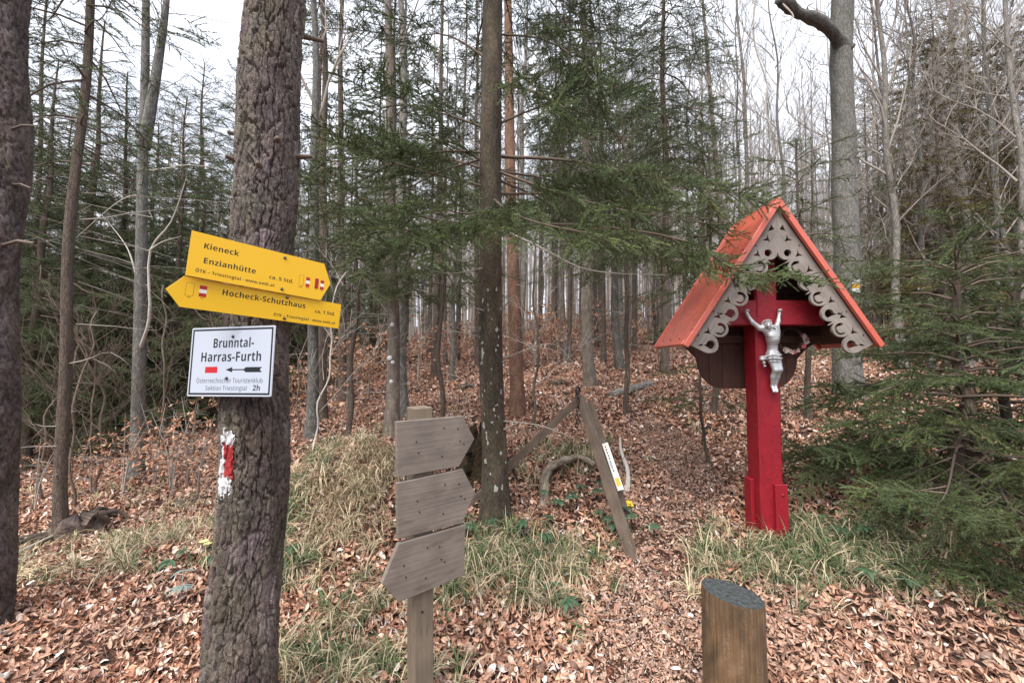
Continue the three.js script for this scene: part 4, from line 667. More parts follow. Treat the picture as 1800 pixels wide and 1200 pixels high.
// ------------------------------------------------------------------ wooden finger post
{
  const dl = 1.62, dr = 1.8, yaw = Math.atan2(dr - dl, (813 - 900) / F * dr - (697 - 900) / F * dl), c0 = at(752, 900, 1.765), gy = ground(c0.x, c0.z);
  const post = thing('wooden_signpost', 'grey weathered timber post carrying three blank arrow boards', 'signpost', [c0.x, gy, c0.z], yaw); post.rotation.z = .016;
  const topY = at(752, 716, 1.765).y - gy, hh = topY + .2, pg = new RoundedBoxGeometry(.088, hh, .088, 2, .006); pg.translate(0, hh / 2 - .2, -.052);
  { const p = pg.attributes.position, n = pg.attributes.normal, u = pg.attributes.uv; for (let i = 0; i < p.count; i++) u.setXY(i, p.getY(i) * .8, (Math.abs(n.getX(i)) > .6 ? p.getZ(i) + .4 : p.getX(i)) * 1.7); } part('post', pg, M.greyPost, post);
  post.updateMatrixWorld(true); const inv = post.matrixWorld.clone().invert(), local = (px, py, d) => { const r = ray(px, py), o = V(0, EYE, 0).applyMatrix4(inv), dd = r.transformDirection(inv); return o.addScaledVector(dd, -(o.z - .012) / dd.z); };
  const boards = [[[697, 742], [813, 732], [833, 771], [806, 819], [699, 838]], [[698, 850], [813, 825], [834, 866], [812, 918], [700, 946]], [[701, 956], [817, 922], [815, 1010], [701, 1057], [672, 1025]]];
  boards.forEach((b, i) => {
    const q = b.map(([x, y]) => { const p = local(x, y); return new THREE.Vector2(p.x, p.y); }); const s = new THREE.Shape(q.reverse()), g = new THREE.ExtrudeGeometry(s, { depth: .02, bevelEnabled: true, bevelThickness: .002, bevelSize: .002, bevelSegments: 2 }); g.translate(0, 0, -.008);
    const p = g.attributes.position, u = g.attributes.uv; for (let k = 0; k < p.count; k++) u.setXY(k, p.getX(k) * .9 + i * .37, p.getY(k) * 1.6 + i * .21);
    const bo = part('arrow_board', g, M.greyWood, post, ['top arrow board pointing to the right', 'middle arrow board pointing to the right', 'bottom arrow board pointing to the left'][i]);
    const cx = q.reduce((a, v) => a + v.x, 0) / 5, cy = q.reduce((a, v) => a + v.y, 0) / 5; for (const [dx, dy] of [[-.11, .03], [.02, .085], [.09, .07], [.1, .0], [-.1, -.03], [.01, -.07], [.12, -.02]]) { const n = new THREE.CylinderGeometry(.0034, .0034, .003, 8); n.rotateX(Math.PI / 2); n.translate(cx + dx * (i === 2 ? .8 : 1), cy + dy * .8, .0148); part('nail', n, M.iron, bo); }
  });
  const n = new THREE.CylinderGeometry(.005, .005, .004, 8); n.rotateX(Math.PI / 2); n.translate(-.01, .5, -.006); part('nail', n, M.iron, post);
}

// ------------------------------------------------------------------ log bollard
{
  const d = 1.74, c = at(1287, 1040, d), gy = ground(c.x, c.z), r = .119, H = c.y - gy, g = thing('log_bollard', 'short round log bollard with slanted dark sawn top', 'bollard', [c.x, gy, c.z]), mb = new MB(), n = 64, m = 30, cutY = (x, z) => H - .16 * x + .04 * z;
  const R = (a, y) => r * (1 + .02 * N3(Math.cos(a), Math.sin(a), y * 2) + .006 * N2(a * 9, y)) * (1 + .04 * Math.max(0, H - y));
  for (let k = 0; k <= m; k++) for (let s = 0; s <= n; s++) { const a = s / n * 6.28319, t = k / m, x0 = Math.cos(a), z0 = Math.sin(a), top = cutY(x0 * r, z0 * r) - .004, y = lerp(-.15, top, t), rr = R(a % 6.28319, y) * (k === m ? .985 : 1); mb.v(x0 * rr, y, z0 * rr, s / n, y); }
  for (let k = 0; k < m; k++) for (let s = 0; s < n; s++) { const a = k * (n + 1) + s; mb.quad(a, a + n + 1, a + n + 2, a + 1); }
  part('log', mb.geo(), M.log, g);
  const tb = new MB(), rings = 10; for (let k = 0; k <= rings; k++) for (let s = 0; s <= n; s++) { const a = s / n * 6.28319, f = k / rings, rr = R(a % 6.28319, H) * f * .985, x = Math.cos(a) * rr, z = Math.sin(a) * rr; tb.v(x, cutY(x, z) - .004 + .0012 * N2(f * 30, a) * (f < .98), z, .5 + x * 3.9, .5 + z * 3.9); }
  for (let k = 0; k < rings; k++) for (let s = 0; s < n; s++) { const a = k * (n + 1) + s; tb.quad(a, a + 1, a + n + 2, a + n + 1); } part('sawn_top', tb.geo(), M.logTop, g);
}
// ------------------------------------------------------------------ broken timber tripod with chain
{
  const apex = at(1022, 702, 3.5), R = rng(3);
  const t = thing('timber_tripod', 'leaning frame of old grey timber poles with a chain at the top', 'tripod', apex.toArray());
  const beam = (a, b, w, h, name = 'pole') => { const d = b.clone().sub(a), l = d.length(), g = new THREE.BoxGeometry(w, l, h, 3, 22, 3), p = g.attributes.position; for (let i = 0; i < p.count; i++) { const y = p.getY(i), k = 1 + .12 * N2(y * 4 + a.x * 9, Math.sign(p.getX(i)) + Math.sign(p.getZ(i)) * 2); p.setX(i, p.getX(i) * k); p.setZ(i, p.getZ(i) * k); } { const n = g.attributes.normal, u = g.attributes.uv; for (let i = 0; i < p.count; i++) u.setXY(i, p.getY(i) * .8, (p.getX(i) + p.getZ(i)) * 2); } g.computeVertexNormals(); g.applyQuaternion(new THREE.Quaternion().setFromUnitVectors(V(0, 1, 0), d.normalize())); const m = a.clone().add(b).multiplyScalar(.5).sub(apex); g.translate(m.x, m.y, m.z); return part(name, g, M.oldWood, t); };
  const f1 = onGround(1118, 985), f2 = onGround(1108, 912), f3 = onGround(815, 885); for (const f of [f1, f2, f3]) f.y -= .06;
  beam(at(1020, 698, 3.46), f1, .062, .06); const rear = beam(at(1036, 706, 3.6), f2, .045, .055); beam(at(1016, 703, 3.56), f3, .055, .06);
  { const a = at(1064, 780, 3.44), b = at(1092, 862, 3.27), d = b.clone().sub(a), l = d.length(), g = new THREE.BoxGeometry(.05, l, .004); const tex = printTex(128, 512, 50, 300, (c) => { c.fillStyle = '#d9dad4'; c.fillRect(0, 0, 50, 300); c.fillStyle = '#3a3d42'; for (let k = 0; k < 9; k++) c.fillRect(16, 20 + k * 19, 9, 12); c.fillStyle = '#e8b53a'; c.fillRect(8, 225, 34, 50); c.fillStyle = '#8fa2b5'; c.fillRect(10, 120, 14, 40); }); const nb = d.clone().normalize(), nz = V(-.25, .2, .95).sub(nb.clone().multiplyScalar(V(-.25, .2, .95).dot(nb))).normalize(), nx = nb.clone().cross(nz); g.applyMatrix4(new THREE.Matrix4().makeBasis(nx.clone().negate(), nb.clone().negate(), nz)); const m = a.clone().add(b).multiplyScalar(.5).addScaledVector(nz, .035).sub(apex); g.translate(m.x, m.y, m.z); part('sticker_strip', g, std({ map: tex, roughness: .5 }), t, 'white printed sticker strip on the pole'); }
  { const c0 = at(1015, 690, 3.42); for (let k = 0; k < 9; k++) { const p = at(1015 + Math.sin(k * .7) * 1.2, 690 + k * 7.2, 3.40).sub(apex), g = new THREE.TorusGeometry(.017, .0055, 6, 12); g.scale(.7, 1.2, 1); g.rotateY(k % 2 ? 1.4 : .1); g.rotateZ((R() - .5) * .4); g.translate(p.x, p.y, p.z); part('chain_link', g, M.iron, t); } const h = new THREE.TorusGeometry(.03, .008, 7, 14); const p = at(1016, 686, 3.43).sub(apex); h.rotateY(.9); h.translate(p.x, p.y, p.z); part('shackle', h, M.iron, t); }
  { const p = onGround(1103, 897), g = thing('yellow_scrap', 'crumpled bright yellow plastic scrap at the foot of the timber tripod', 'scrap', p.toArray()), mb = new MB(), n = 6; for (let j = 0; j <= n; j++) for (let i = 0; i <= n; i++) mb.v((i / n - .5) * .09, .02 + .03 * Math.abs(N2(i * .6, j * .6)) + .03 * (1 - j / n), (j / n - .5) * .06 + .01 * N2(i, j)); for (let j = 0; j < n; j++) for (let i = 0; i < n; i++) { const a = j * (n + 1) + i; mb.quad(a, a + n + 1, a + n + 2, a + 1); } part('sheet', mb.geo(), std({ color: col(.75, .55, .02), roughness: .5 }), g); }
}
// ------------------------------------------------------------------ fallen wood, stumps
function lying(name, label, category, pts, r, mat, { sides = 10, lump = .18, n = 26, end = .5 } = {}) { const p = pts.map(([x, y, up = 0]) => { const q = onGround(x, y); q.y += up; return q; }); const o = p[0].clone(), c = curve(p.map((q) => q.sub(o)), n); const g = thing(name, label, category, o.toArray()); part('wood', tubeGeo(c, (t) => r * (1 - (1 - end) * t), sides, { lump, kU: 1, vScale: .8 }), mat, g); return g; }
lying('fallen_branch', 'thick crooked barkless branch arching from the ground behind the fir', 'branch', [[958, 893, -.03], [957, 868, .08], [966, 845, .12], [992, 830, .10], [1020, 822, .10], [1045, 826, .05]], .05, M.crooked, { end: .6, lump: .35 });
lying('fallen_branch', 'pale slender dead branch lying behind the timber tripod', 'branch', [[1103, 870, .02], [1104, 840, .05], [1092, 800, .05], [1090, 770, .03]], .025, M.twigPale);
lying('fallen_log', 'short grey log lying on the leaf slope left of the shrine', 'log', [[1075, 700, .05], [1110, 690, .06], [1145, 678, .04]], .07, M.beechPale, { end: .9 });
lying('fallen_branch', 'long thin dead stick lying across the leaves by the uprooted stump', 'branch', [[5, 990, .02], [90, 955, .06], [170, 920, .03], [260, 870, .02]], .014, M.twigGrey);
lying('fallen_branch', 'bleached stick lying in the leaves left of the signed trunk', 'branch', [[235, 1115, .015], [290, 1098, .02], [350, 1080, .015]], .011, M.twigPale);
function rootStump(name, label, p, r, h, seed, mat, mossy) {
  const R = rng(seed), g = thing(name, label, 'stump', p.toArray()), mb = new MB(), n = 30, m = 12; for (let k = 0; k <= m; k++) for (let s = 0; s <= n; s++) { const a = s / n * 6.283, t = k / m, rr = r * (1 + .5 * (1 - t) ** 2 + .22 * N3(Math.cos(a) * 1.4, Math.sin(a) * 1.4, t * 1.6 + seed)) * (k === m ? .2 : 1), y = -.08 + t * h * (1 + .3 * N2(a * 1.3 + seed, 2)); mb.v(Math.cos(a) * rr, y, Math.sin(a) * rr, s / n, y); } for (let k = 0; k < m; k++) for (let s = 0; s < n; s++) { const a = k * (n + 1) + s; mb.quad(a, a + n + 1, a + n + 2, a + 1); } part('stump', mb.geo(), mat, g);
  for (let k = 0; k < 9; k++) { const a = R() * 6.283, l = r * (1 + 1.6 * R()), y = h * .5 * R(); part('root', tubeGeo(curve([V(Math.cos(a) * r * .6, y, Math.sin(a) * r * .6), V(Math.cos(a) * (r + l * .4), y * .9 + .04 * R(), Math.sin(a) * (r + l * .4)), V(Math.cos(a + .3) * (r + l), -.03, Math.sin(a + .3) * (r + l))], 8), (t) => r * .16 * (1.1 - t * .8), 6, { lump: .3 }), mat, g); }
  return g;
}
rootStump('tree_stump', 'dark uprooted stump with tangled roots beside the thin spruce', onGround(135, 938), .17, .26, 3, M.bark);
rootStump('tree_stump', 'mossy rotten stump with a pale broken top behind the fir', stand(842, 4.1), .17, .5, 8, M.moss);
rootStump('tree_stump', 'small decayed stump on the leaf slope beyond the fir', stand(820, 8.5), .12, .22, 5, M.bark);
rootStump('tree_stump', 'low dark stump in the leaves below the bare saplings', onGround(325, 890), .09, .14, 6, M.bark);
rootStump('tree_stump', 'brown stump on the slope just past the top of the timber tripod', stand(980, 8), .1, .18, 7, M.bark);
// pale stones
for (const [px, py, s, label] of [[285, 946, .05, 'white limestone chip beside the dry grass left of the signed trunk'], [178, 958, .045, 'small white stone below the uprooted stump'], [270, 938, .035, 'flat pale stone behind the white limestone chip'], [1785, 815, .09, 'flat white stone by the right edge behind the young spruce']]) { const p = onGround(px, py), g = new THREE.IcosahedronGeometry(s, 3), q = g.attributes.position; for (let i = 0; i < q.count; i++) { const v = V(q.getX(i), q.getY(i), q.getZ(i)), k = 1 + .35 * N3(v.x * 22 + px, v.y * 22, v.z * 22); q.setXYZ(i, v.x * k * 1.3, v.y * k * .45, v.z * k); } g.computeVertexNormals(); const m = solo('stone', g, std({ color: col(.6, .58, .55), bumpMap: T.soilBump, bumpScale: .004 }), label, 'stone'); m.position.copy(p); m.position.y += s * .1; }
// hellebores
{
  const leaflet = (L, W) => { const mb = new MB(), n = 5; let prev; for (let k = 0; k <= n; k++) { const t = k / n, w = W * Math.sin(Math.PI * (.08 + .9 * t)) * (1 - .3 * t), x = L * t, y = -.25 * L * t * t; const r = [mb.v(x, y + w * .25, -w), mb.v(x, y, 0), mb.v(x, y + w * .25, w)]; if (prev) for (let s = 0; s < 2; s++) mb.quad(prev[s], prev[s + 1], r[s + 1], r[s]); prev = r; } return mb.geo(); };
  const gm = std({ color: col(.055, .105, .055), roughness: .45 }), pm = std({ color: col(.17, .22, .20), roughness: .5 }), fm = std({ color: col(.62, .62, .25), roughness: .6 });
  const list = [[340, 1000, 4, 1, 'green hellebore with a pale yellow flower beside the signed trunk', gm], [318, 1050, 2, 0, 'wilted grey-green hellebore in the leaves left of the signed trunk', pm], [492, 985, 2, 0, 'small hellebore sprig tucked against the right side of the signed trunk', gm], [985, 888, 4, 0, 'hellebore clump under the crooked branch', gm], [1040, 872, 3, 0, 'hellebore leaves between the crooked branch and the timber tripod', gm], [1085, 925, 4, 0, 'hellebore clump at the feet of the timber tripod', gm], [1115, 945, 3, 0, 'hellebore growing right beside the nearest tripod pole foot', gm], [835, 938, 3, 0, 'hellebore at the foot of the fir on its left side', gm], [948, 945, 3, 0, 'hellebore in the grass to the right of the fir', gm], [1545, 1035, 2, 0, 'round-leaved hellebore in the leaves in front of the shrine grass', gm], [980, 1075, 2, 0, 'lone hellebore leaf sprig in the leaves below the fir', gm], [1490, 945, 4, 0, 'hellebore among the grass to the right of the shrine foot', gm]];
  list.forEach(([px, py, n, fl, label, mat], i) => {
    const R = rng(200 + i), p = onGround(px, py), g = thing('hellebore_plant', label, 'plant', p.toArray(), R() * 6, 'hellebores in the leaf litter'); g.scale.setScalar(1.45);
    for (let k = 0; k < n; k++) { const a = k / n * 6.283 + R(), l = .05 + .05 * R(), tip = V(Math.cos(a) * l, .05 + .04 * R(), Math.sin(a) * l); part('stalk', tubeGeo([V(0, -.01, 0), tip.clone().multiplyScalar(.5).add(V(0, .02, 0)), tip], () => .0022, 4), mat, g); const m = 5 + Math.floor(R() * 3); for (let q = 0; q < m; q++) { const b = a + (q / (m - 1) - .5) * 3.4, lf = leaflet(.045 + .025 * R(), .011); lf.rotateZ(.1 - .3 * R()); lf.rotateY(-b); lf.translate(tip.x, tip.y, tip.z); part('leaf', lf, mat, g); } }
    if (fl) for (let k = 0; k < 2; k++) { const c = V(.02 + .04 * k, .12 - .03 * k, .03), f = new MB(); for (let q = 0; q < 5; q++) { const b = q / 5 * 6.283, s = .024, u = V(Math.cos(b), .3, Math.sin(b)), t = V(-Math.sin(b), 0, Math.cos(b)); const v = [c, c.clone().addScaledVector(u, s * .6).addScaledVector(t, s * .45), c.clone().addScaledVector(u, s), c.clone().addScaledVector(u, s * .6).addScaledVector(t, -s * .45)].map((w) => f.v(w.x, w.y, w.z)); f.quad(...v); } part('flower', f.geo(), fm, g); part('stalk', tubeGeo([V(0, 0, 0), c], () => .002, 4), mat, g); }
  });
}

// ------------------------------------------------------------------ named trees of the middle distance
const put = (g, px, d, turn = 0, pxTop, s = 1) => { const b = stand(px, d); g.position.copy(b); g.rotation.y = turn; g.scale.setScalar(s); if (pxTop !== undefined) { const t = at(pxTop, 0, d); const q = new THREE.Quaternion().setFromUnitVectors(V(0, 1, 0), t.sub(b).normalize()); g.quaternion.copy(q.multiply(new THREE.Quaternion().setFromAxisAngle(V(0, 1, 0), turn))); } return g; };
// young spruces right
put(conifer('young_spruce', 'bushy young spruce with layered green boughs at the right of the shrine', 'tree', null, { h: 2.4, r0: .05, crown: .2, reach: 1.12, whorl: .17, per: 7, droop: .36, dead: 0, lod: 'near', seed: 21, space: .065, gap: .03, rings: 30, sides: 14, rise: .2, deadFrom: 9, bare: .34 }), 1698, 3.0, .4, 1665);
put(conifer('young_spruce', 'second young spruce behind the bushy one, cut by the right edge', 'tree', null, { h: 2.5, r0: .045, crown: .35, reach: 1.05, whorl: .2, per: 6, droop: .3, dead: 0, lod: 'near', seed: 22, space: .095, gap: .05, rings: 30, rise: .2, deadFrom: 9 }), 1745, 3.3, 1, 1850);
put(conifer('young_spruce', 'spindly young spruce with sparse sprigs just left of the shrine', 'tree', null, { h: 1.75, r0: .019, crown: .75, reach: .62, whorl: .24, per: 3, droop: .2, dead: 1.5, deadLen: .3, lod: 'near', seed: 23, space: .1, gap: .15, rings: 20, sides: 8, deadFrom: .1 }), 1237, 4.25, 0);
// green understorey behind the fir
for (const [label, px, d, o] of [['slim fir with fresh green boughs between the signed trunk and the white-spotted trunk', 618, 5.6, { h: 4.4, r0: .04, crown: 2.3, reach: 1.4, seed: 81 }], ['slim fir with spreading low boughs just left behind the middle fir', 775, 5.2, { h: 3.7, r0: .035, crown: 2.1, reach: 1.25, seed: 82 }], ['slim fir with green boughs reaching towards the shrine roof', 1105, 5.8, { h: 4.5, r0: .04, crown: 2.4, reach: 1.5, seed: 83 }], ['small green fir crowding the left slope of the shrine roof from behind', 1255, 5.6, { h: 3.9, r0: .04, crown: 2.0, reach: 1.2, seed: 84 }], ['small green fir behind the right bargeboard of the shrine', 1420, 5.4, { h: 3.9, r0: .04, crown: 1.5, reach: 1.1, seed: 85 }]])
  put(conifer('fir_tree', label, 'tree', null, { whorl: .32, per: 5, droop: .35, dead: 1.6, deadLen: .7, lod: 'mid', space: .12, gap: .25, ...o }), px, d, px);
// left side
put(conifer('spruce_tree', 'thin spruce with dead twigs rising from the uprooted stump', 'tree', null, { h: 11, r0: .05, crown: 3.6, reach: 1.0, whorl: .34, per: 4, droop: .35, dead: 3.4, deadLen: .85, lod: 'mid', seed: 31, trunkMat: M.bark, gap: .3, sides: 16, rings: 40 }), 105, 3.75, 2, 152);
{
  const g = thing('beech_tree', 'smooth grey beech that forks high up behind the yellow signs', 'tree'), b = stand(240, 6); g.position.copy(b);
  const L = (px, py, d = 6) => at(px, py, d).sub(b), trunk = new MB(), pts = curve([V(0, -.2, 0), L(243, 700), L(247, 500), L(250, 300), L(254, 160), L(256, 0), L(258, -200)], 30), rr = radius(27, 240, 6); trunk.tube(pts, (t) => lerp(rr * 1.1, rr * .45, t) * (1 + .35 * Math.exp(-t * 30)), 18, { kU: 2, vScale: .8 }); part('trunk', trunk.geo(), M.beech, g);
  const limb = (p, r, name = 'limb') => part(name, tubeGeo(curve(p, 18), (t) => r * (1.05 - .75 * t), 9, { kU: 1, vScale: .8 }), M.beech, g); limb([L(251, 260), L(264, 190), L(280, 90), L(292, 0), L(300, -160)], .085);
  const br = (p, r) => part('branch', tubeGeo(curve(p, 16), (t) => r * (1.1 - .9 * t), 6, { lump: .15 }), M.twigPale, g); br([L(243, 620), L(262, 560, 5.8), L(264, 440, 5.7), L(300, 390, 5.6), L(328, 310, 5.5)], .022); br([L(262, 440, 5.7), L(285, 425, 5.6), L(318, 415, 5.5)], .012); br([L(246, 520), L(225, 440), L(190, 390)], .014); br([L(252, 300), L(290, 296), L(330, 290), L(410, 300)], .012); br([L(250, 340), L(215, 350), L(130, 420)], .012);
  const R = rng(17), tw = new MB(); for (let k = 0; k < 26; k++) { const y = 2 + 6 * R(), a = R() * 6.28; deadTwig(R, tw, V(.05, y, 0), V(Math.cos(a), .3 * R(), Math.sin(a)).normalize(), .8 + R(), .007); } part('twigs', tw.geo(), M.twigGrey, g).userData.kind = 'stuff';
}
put(bareTree('beech_tree', 'slim pale grey trunk standing right of the yellow arrow tips', 'tree', null, { h: 12, r0: radius(22, 545, 6.2), first: 4.5, limbs: 10, len: 2.2, seed: 41, mat: M.beech, sides: 14, wob: .05 }), 546, 6.2, .5, 551);
put(conifer('spruce_tree', 'brown scaly trunk close behind the slim pale grey one', 'tree', null, { h: 13, r0: radius(20, 567, 7.4), crown: 7, reach: 1.2, whorl: .6, per: 4, gap: .3, dead: 2.5, deadLen: .9, seed: 42, trunkMat: M.bark }), 568, 7.4, 1, 570);
const fungus = put(conifer('spruce_tree', 'trunk with round white bracket spots behind the wooden signpost', 'tree', null, { h: 12, r0: radius(25, 687, 5.7), crown: 8, reach: 1.0, per: 3, gap: .4, dead: 2.6, deadLen: .9, seed: 43, trunkMat: M.barkGrey, sides: 16 }), 689, 5.7, 0, 686);
{ const R = rng(6); for (const [y, a] of [[.75, 1.3], [1.02, 1.15], [1.08, 1.6], [1.55, 1.2], [.45, 1.5]]) { const r = radius(24, 687, 5.7), g = new THREE.SphereGeometry(.028 + .012 * R(), 10, 8); g.scale(1, 1, .35); g.rotateY(Math.PI / 2 - a); g.translate(Math.cos(a) * r, y, Math.sin(a) * r); part('bracket_spot', g, M.white, fungus); } }
put(bareTree('beech_tree', 'grey mottled trunk standing directly beside the white-spotted one', 'tree', null, { h: 13, r0: radius(21, 709, 6.6), first: 5, limbs: 10, len: 2, seed: 44, mat: M.beechPale, sides: 14 }), 712, 6.6, 2, 704);
put(conifer('pine_tree', 'straight trunk with reddish upper bark right behind the fir', 'tree', null, { h: 14, r0: radius(25, 908, 6.1), crown: 9, reach: 1.2, dead: 1.6, deadLen: .8, seed: 45, trunkMat: M.barkRed, sides: 16 }), 909, 6.1, 0, 894);
put(conifer('spruce_tree', 'light grey-brown trunk rising behind the apex of the timber tripod', 'tree', null, { h: 13, r0: radius(20, 1037, 7.6), crown: 4.2, reach: 1.4, dead: 2, deadLen: .9, seed: 46, trunkMat: M.barkGrey, sides: 14, droop: .5 }), 1038, 7.6, 2, 1024);
put(bareTree('beech_tree', 'dark leaning trunk on the slope behind the timber tripod', 'tree', null, { h: 11, r0: radius(15, 1085, 9.5), first: 4, limbs: 12, len: 2.4, seed: 47, mat: std({ color: col(.2, .185, .165), map: T.beech, bumpMap: T.beechBump, bumpScale: .004 }) }), 1092, 9.5, 1, 1040);
put(conifer('spruce_tree', 'spruce with drooping dark crown above the left side of the shrine roof', 'tree', null, { h: 12, r0: radius(15, 1170, 9), crown: 4.6, reach: 1.7, whorl: .38, per: 6, dead: 2, deadLen: .9, seed: 48, trunkMat: M.bark, droop: .55 }), 1172, 8.6, 1, 1166);
// the big beech
{
  const d = 6.8, g = thing('beech_tree', 'massive grey beech with a sawn-off limb rising behind the shrine', 'tree'), P = { h: 11, r0: radius(52, 1490, d), r1: radius(42, 1485, d) * .9, flare: .2, seed: 25, nx: 6, ny: 6, amp: .006, wob: .06 };
  const b = placeTrunk(g, 1491, 600, 1484, 0, d), mb = new MB(), n = 48, m = 70; for (let k = 0; k <= m; k++) { const y = -.15 + (P.h + .15) * k / m; for (let s = 0; s <= n; s++) { const [p] = trunkPoint(P, (s / n) % 1, y); mb.v(p.x, y, p.z, 4 * s / n, y / .8); } } for (let k = 0; k < m; k++) for (let s = 0; s < n; s++) { const a = k * (n + 1) + s; mb.quad(a, a + n + 1, a + n + 2, a + 1); } part('trunk', mb.geo(), M.beechDark, g);
  const pat = (y0, y1, mat, label) => part('painted_mark', barkPatch(P, .185, .30, y0, y1, .012, (a, c) => fbm2(a * 6 + y0 * 9, c * 6, 2) > -.42 + 0 * a), mat, g, label); g.updateMatrixWorld(true); const Y = (py) => at(1500, py, d - .2).y - b.y;
  pat(Y(498), Y(490), M.white, 'upper white stripe of the trail mark'); pat(Y(506), Y(498.4), M.yellowMark, 'yellow stripe of the trail mark'); pat(Y(513), Y(506.4), M.white, 'lower white stripe of the trail mark'); pat(Y(541), Y(530), M.redMark, 'red stripe of the trail mark'); pat(Y(548), Y(541.4), M.white, 'white stripe below the red one');
  g.updateMatrixWorld(true); const inv = g.matrixWorld.clone().invert(), L = (px, py, dd) => at(px, py, dd).applyMatrix4(inv), limb = (p, r0, r1, s = 10) => part('limb', tubeGeo(curve(p, 20), (t) => lerp(r0, r1, t), s, { kU: 2, vScale: .9, lump: .1 }), M.beechDark, g);
  part('limb', tubeGeo(curve([L(1488, 92, d + .02), L(1476, 74, d - .04), L(1458, 50, d - .2), L(1430, 32, d - .4), L(1402, 22, d - .55), L(1386, 8, d - .65), L(1370, -2, d - .75)], 30), (t) => .082 + .065 * Math.exp(-t * 5) + .010 * Math.sin(t * 17), 14, { kU: 2, vScale: .9, lump: .16 }), M.beechDark, g); const knob = L(1372, 2, d - .75);
  const br = (p, r) => part('branch', tubeGeo(curve(p, 20), (t) => r * (1.08 - .9 * t), 6, { lump: .2 }), M.twigGrey, g); br([L(1425, 28, d - .4), L(1420, 12, d - .5), L(1432, 4, d - .5)], .02); br([L(1376, 6, d - .75), L(1395, 30, d - .9), L(1372, 40, d - 1)], .014); br([L(1335, -60, 6), L(1325, 60, 5.9), L(1340, 120, 5.8), L(1350, 145, 5.8)], .018); br([L(1350, 145, 5.8), L(1346, 190, 5.7), L(1358, 230, 5.6), L(1375, 252, 5.6)], .012); br([L(1328, 40, 5.9), L(1312, 70, 5.8), L(1306, 95, 5.8)], .01); br([L(1513, 120, d), L(1535, 145, d), L(1550, 170, d)], .012);
}
put(bareTree('beech_tree', 'slim smooth trunk with steep upswept twigs right of the massive beech', 'tree', null, { h: 15, r0: radius(19, 1590, 10), first: 4, limbs: 22, len: 3.6, angle: .45, seed: 51, mat: M.beechPale, sides: 12, fine: 6 }), 1588, 10, 1, 1545);
put(bareTree('beech_tree', 'tall grey trunk with arching branches close to the right edge', 'tree', null, { h: 14, r0: radius(20, 1790, 8), first: 3, limbs: 20, len: 3.2, angle: .7, seed: 52, mat: M.beechPale, sides: 12 }), 1800, 8, 1, 1778);
put(bareTree('beech_tree', 'thin grey trunk second from the right edge with forking top', 'tree', null, { h: 13, r0: radius(13, 1750, 9), first: 3.4, limbs: 20, len: 2.8, angle: .6, seed: 53, mat: M.beech }), 1768, 9.5, 3, 1728);
put(bareTree('pine_tree', 'pale brown leaning trunk rising left of the shrine ridge', 'tree', null, { h: 13, r0: radius(15, 1270, 10.5), first: 6, limbs: 10, len: 2, seed: 54, mat: M.barkGrey }), 1287, 10.5, 2, 1236);
put(bareTree('sapling', 'thin crooked sapling with pale bare twigs right of the fir trunk', 'tree', null, { h: 2.6, r0: .02, first: .5, limbs: 9, len: .9, angle: 1.1, seed: 55, mat: M.barkGrey, twigMat: M.twigPale, sides: 7, levels: 1 }), 942, 5.2, 1);
put(bareTree('sapling', 'bare whippy sapling just in front of the slim pale grey trunk', 'tree', null, { h: 2.4, r0: .014, first: .5, limbs: 8, len: 1.1, angle: .7, seed: 56, mat: M.twigPale, twigMat: M.twigPale, sides: 6, levels: 1, bend: [.3, .1] }), 556, 5.0, 1);

// labels that count the nearer trees of a kind between landmarks, from left to right
const thicket = [];
function singleOut(list, KIND) {
  const edges = [450, 750, 868, 1030, 1340, 1490, 1690], marks = ['left edge', 'signed trunk', 'signpost', 'middle fir', 'timber tripod', 'shrine', 'massive beech', 'young spruce', 'right edge'], nth = ['first', 'second', 'third', 'fourth', 'fifth', 'sixth', 'seventh', 'eighth', 'ninth', 'tenth', 'eleventh', 'twelfth', 'thirteenth', 'fourteenth', 'fifteenth', 'sixteenth', 'seventeenth', 'eighteenth'], bins = new Map();
  for (const e of list) { const gap = edges.filter((x) => e.px > x).length; if (e.d > 15.5) { e.o.userData.label = KIND[e.kind][1]; continue; } const k = e.kind + gap; if (!bins.has(k)) bins.set(k, []); bins.get(k).push({ ...e, gap }); }
  for (const b of bins.values()) { b.sort((p, q) => p.px - q.px); b.forEach((e, i) => { const where = `between ${marks[e.gap]} and ${marks[e.gap + 1]}`; e.o.userData.label = b.length === 1 ? `single nearer one of the ${KIND[e.kind][0]} ${where}` : `${nth[i] ?? 'last'} from the left of the nearer ${KIND[e.kind][0]} ${where}`; }); }
}
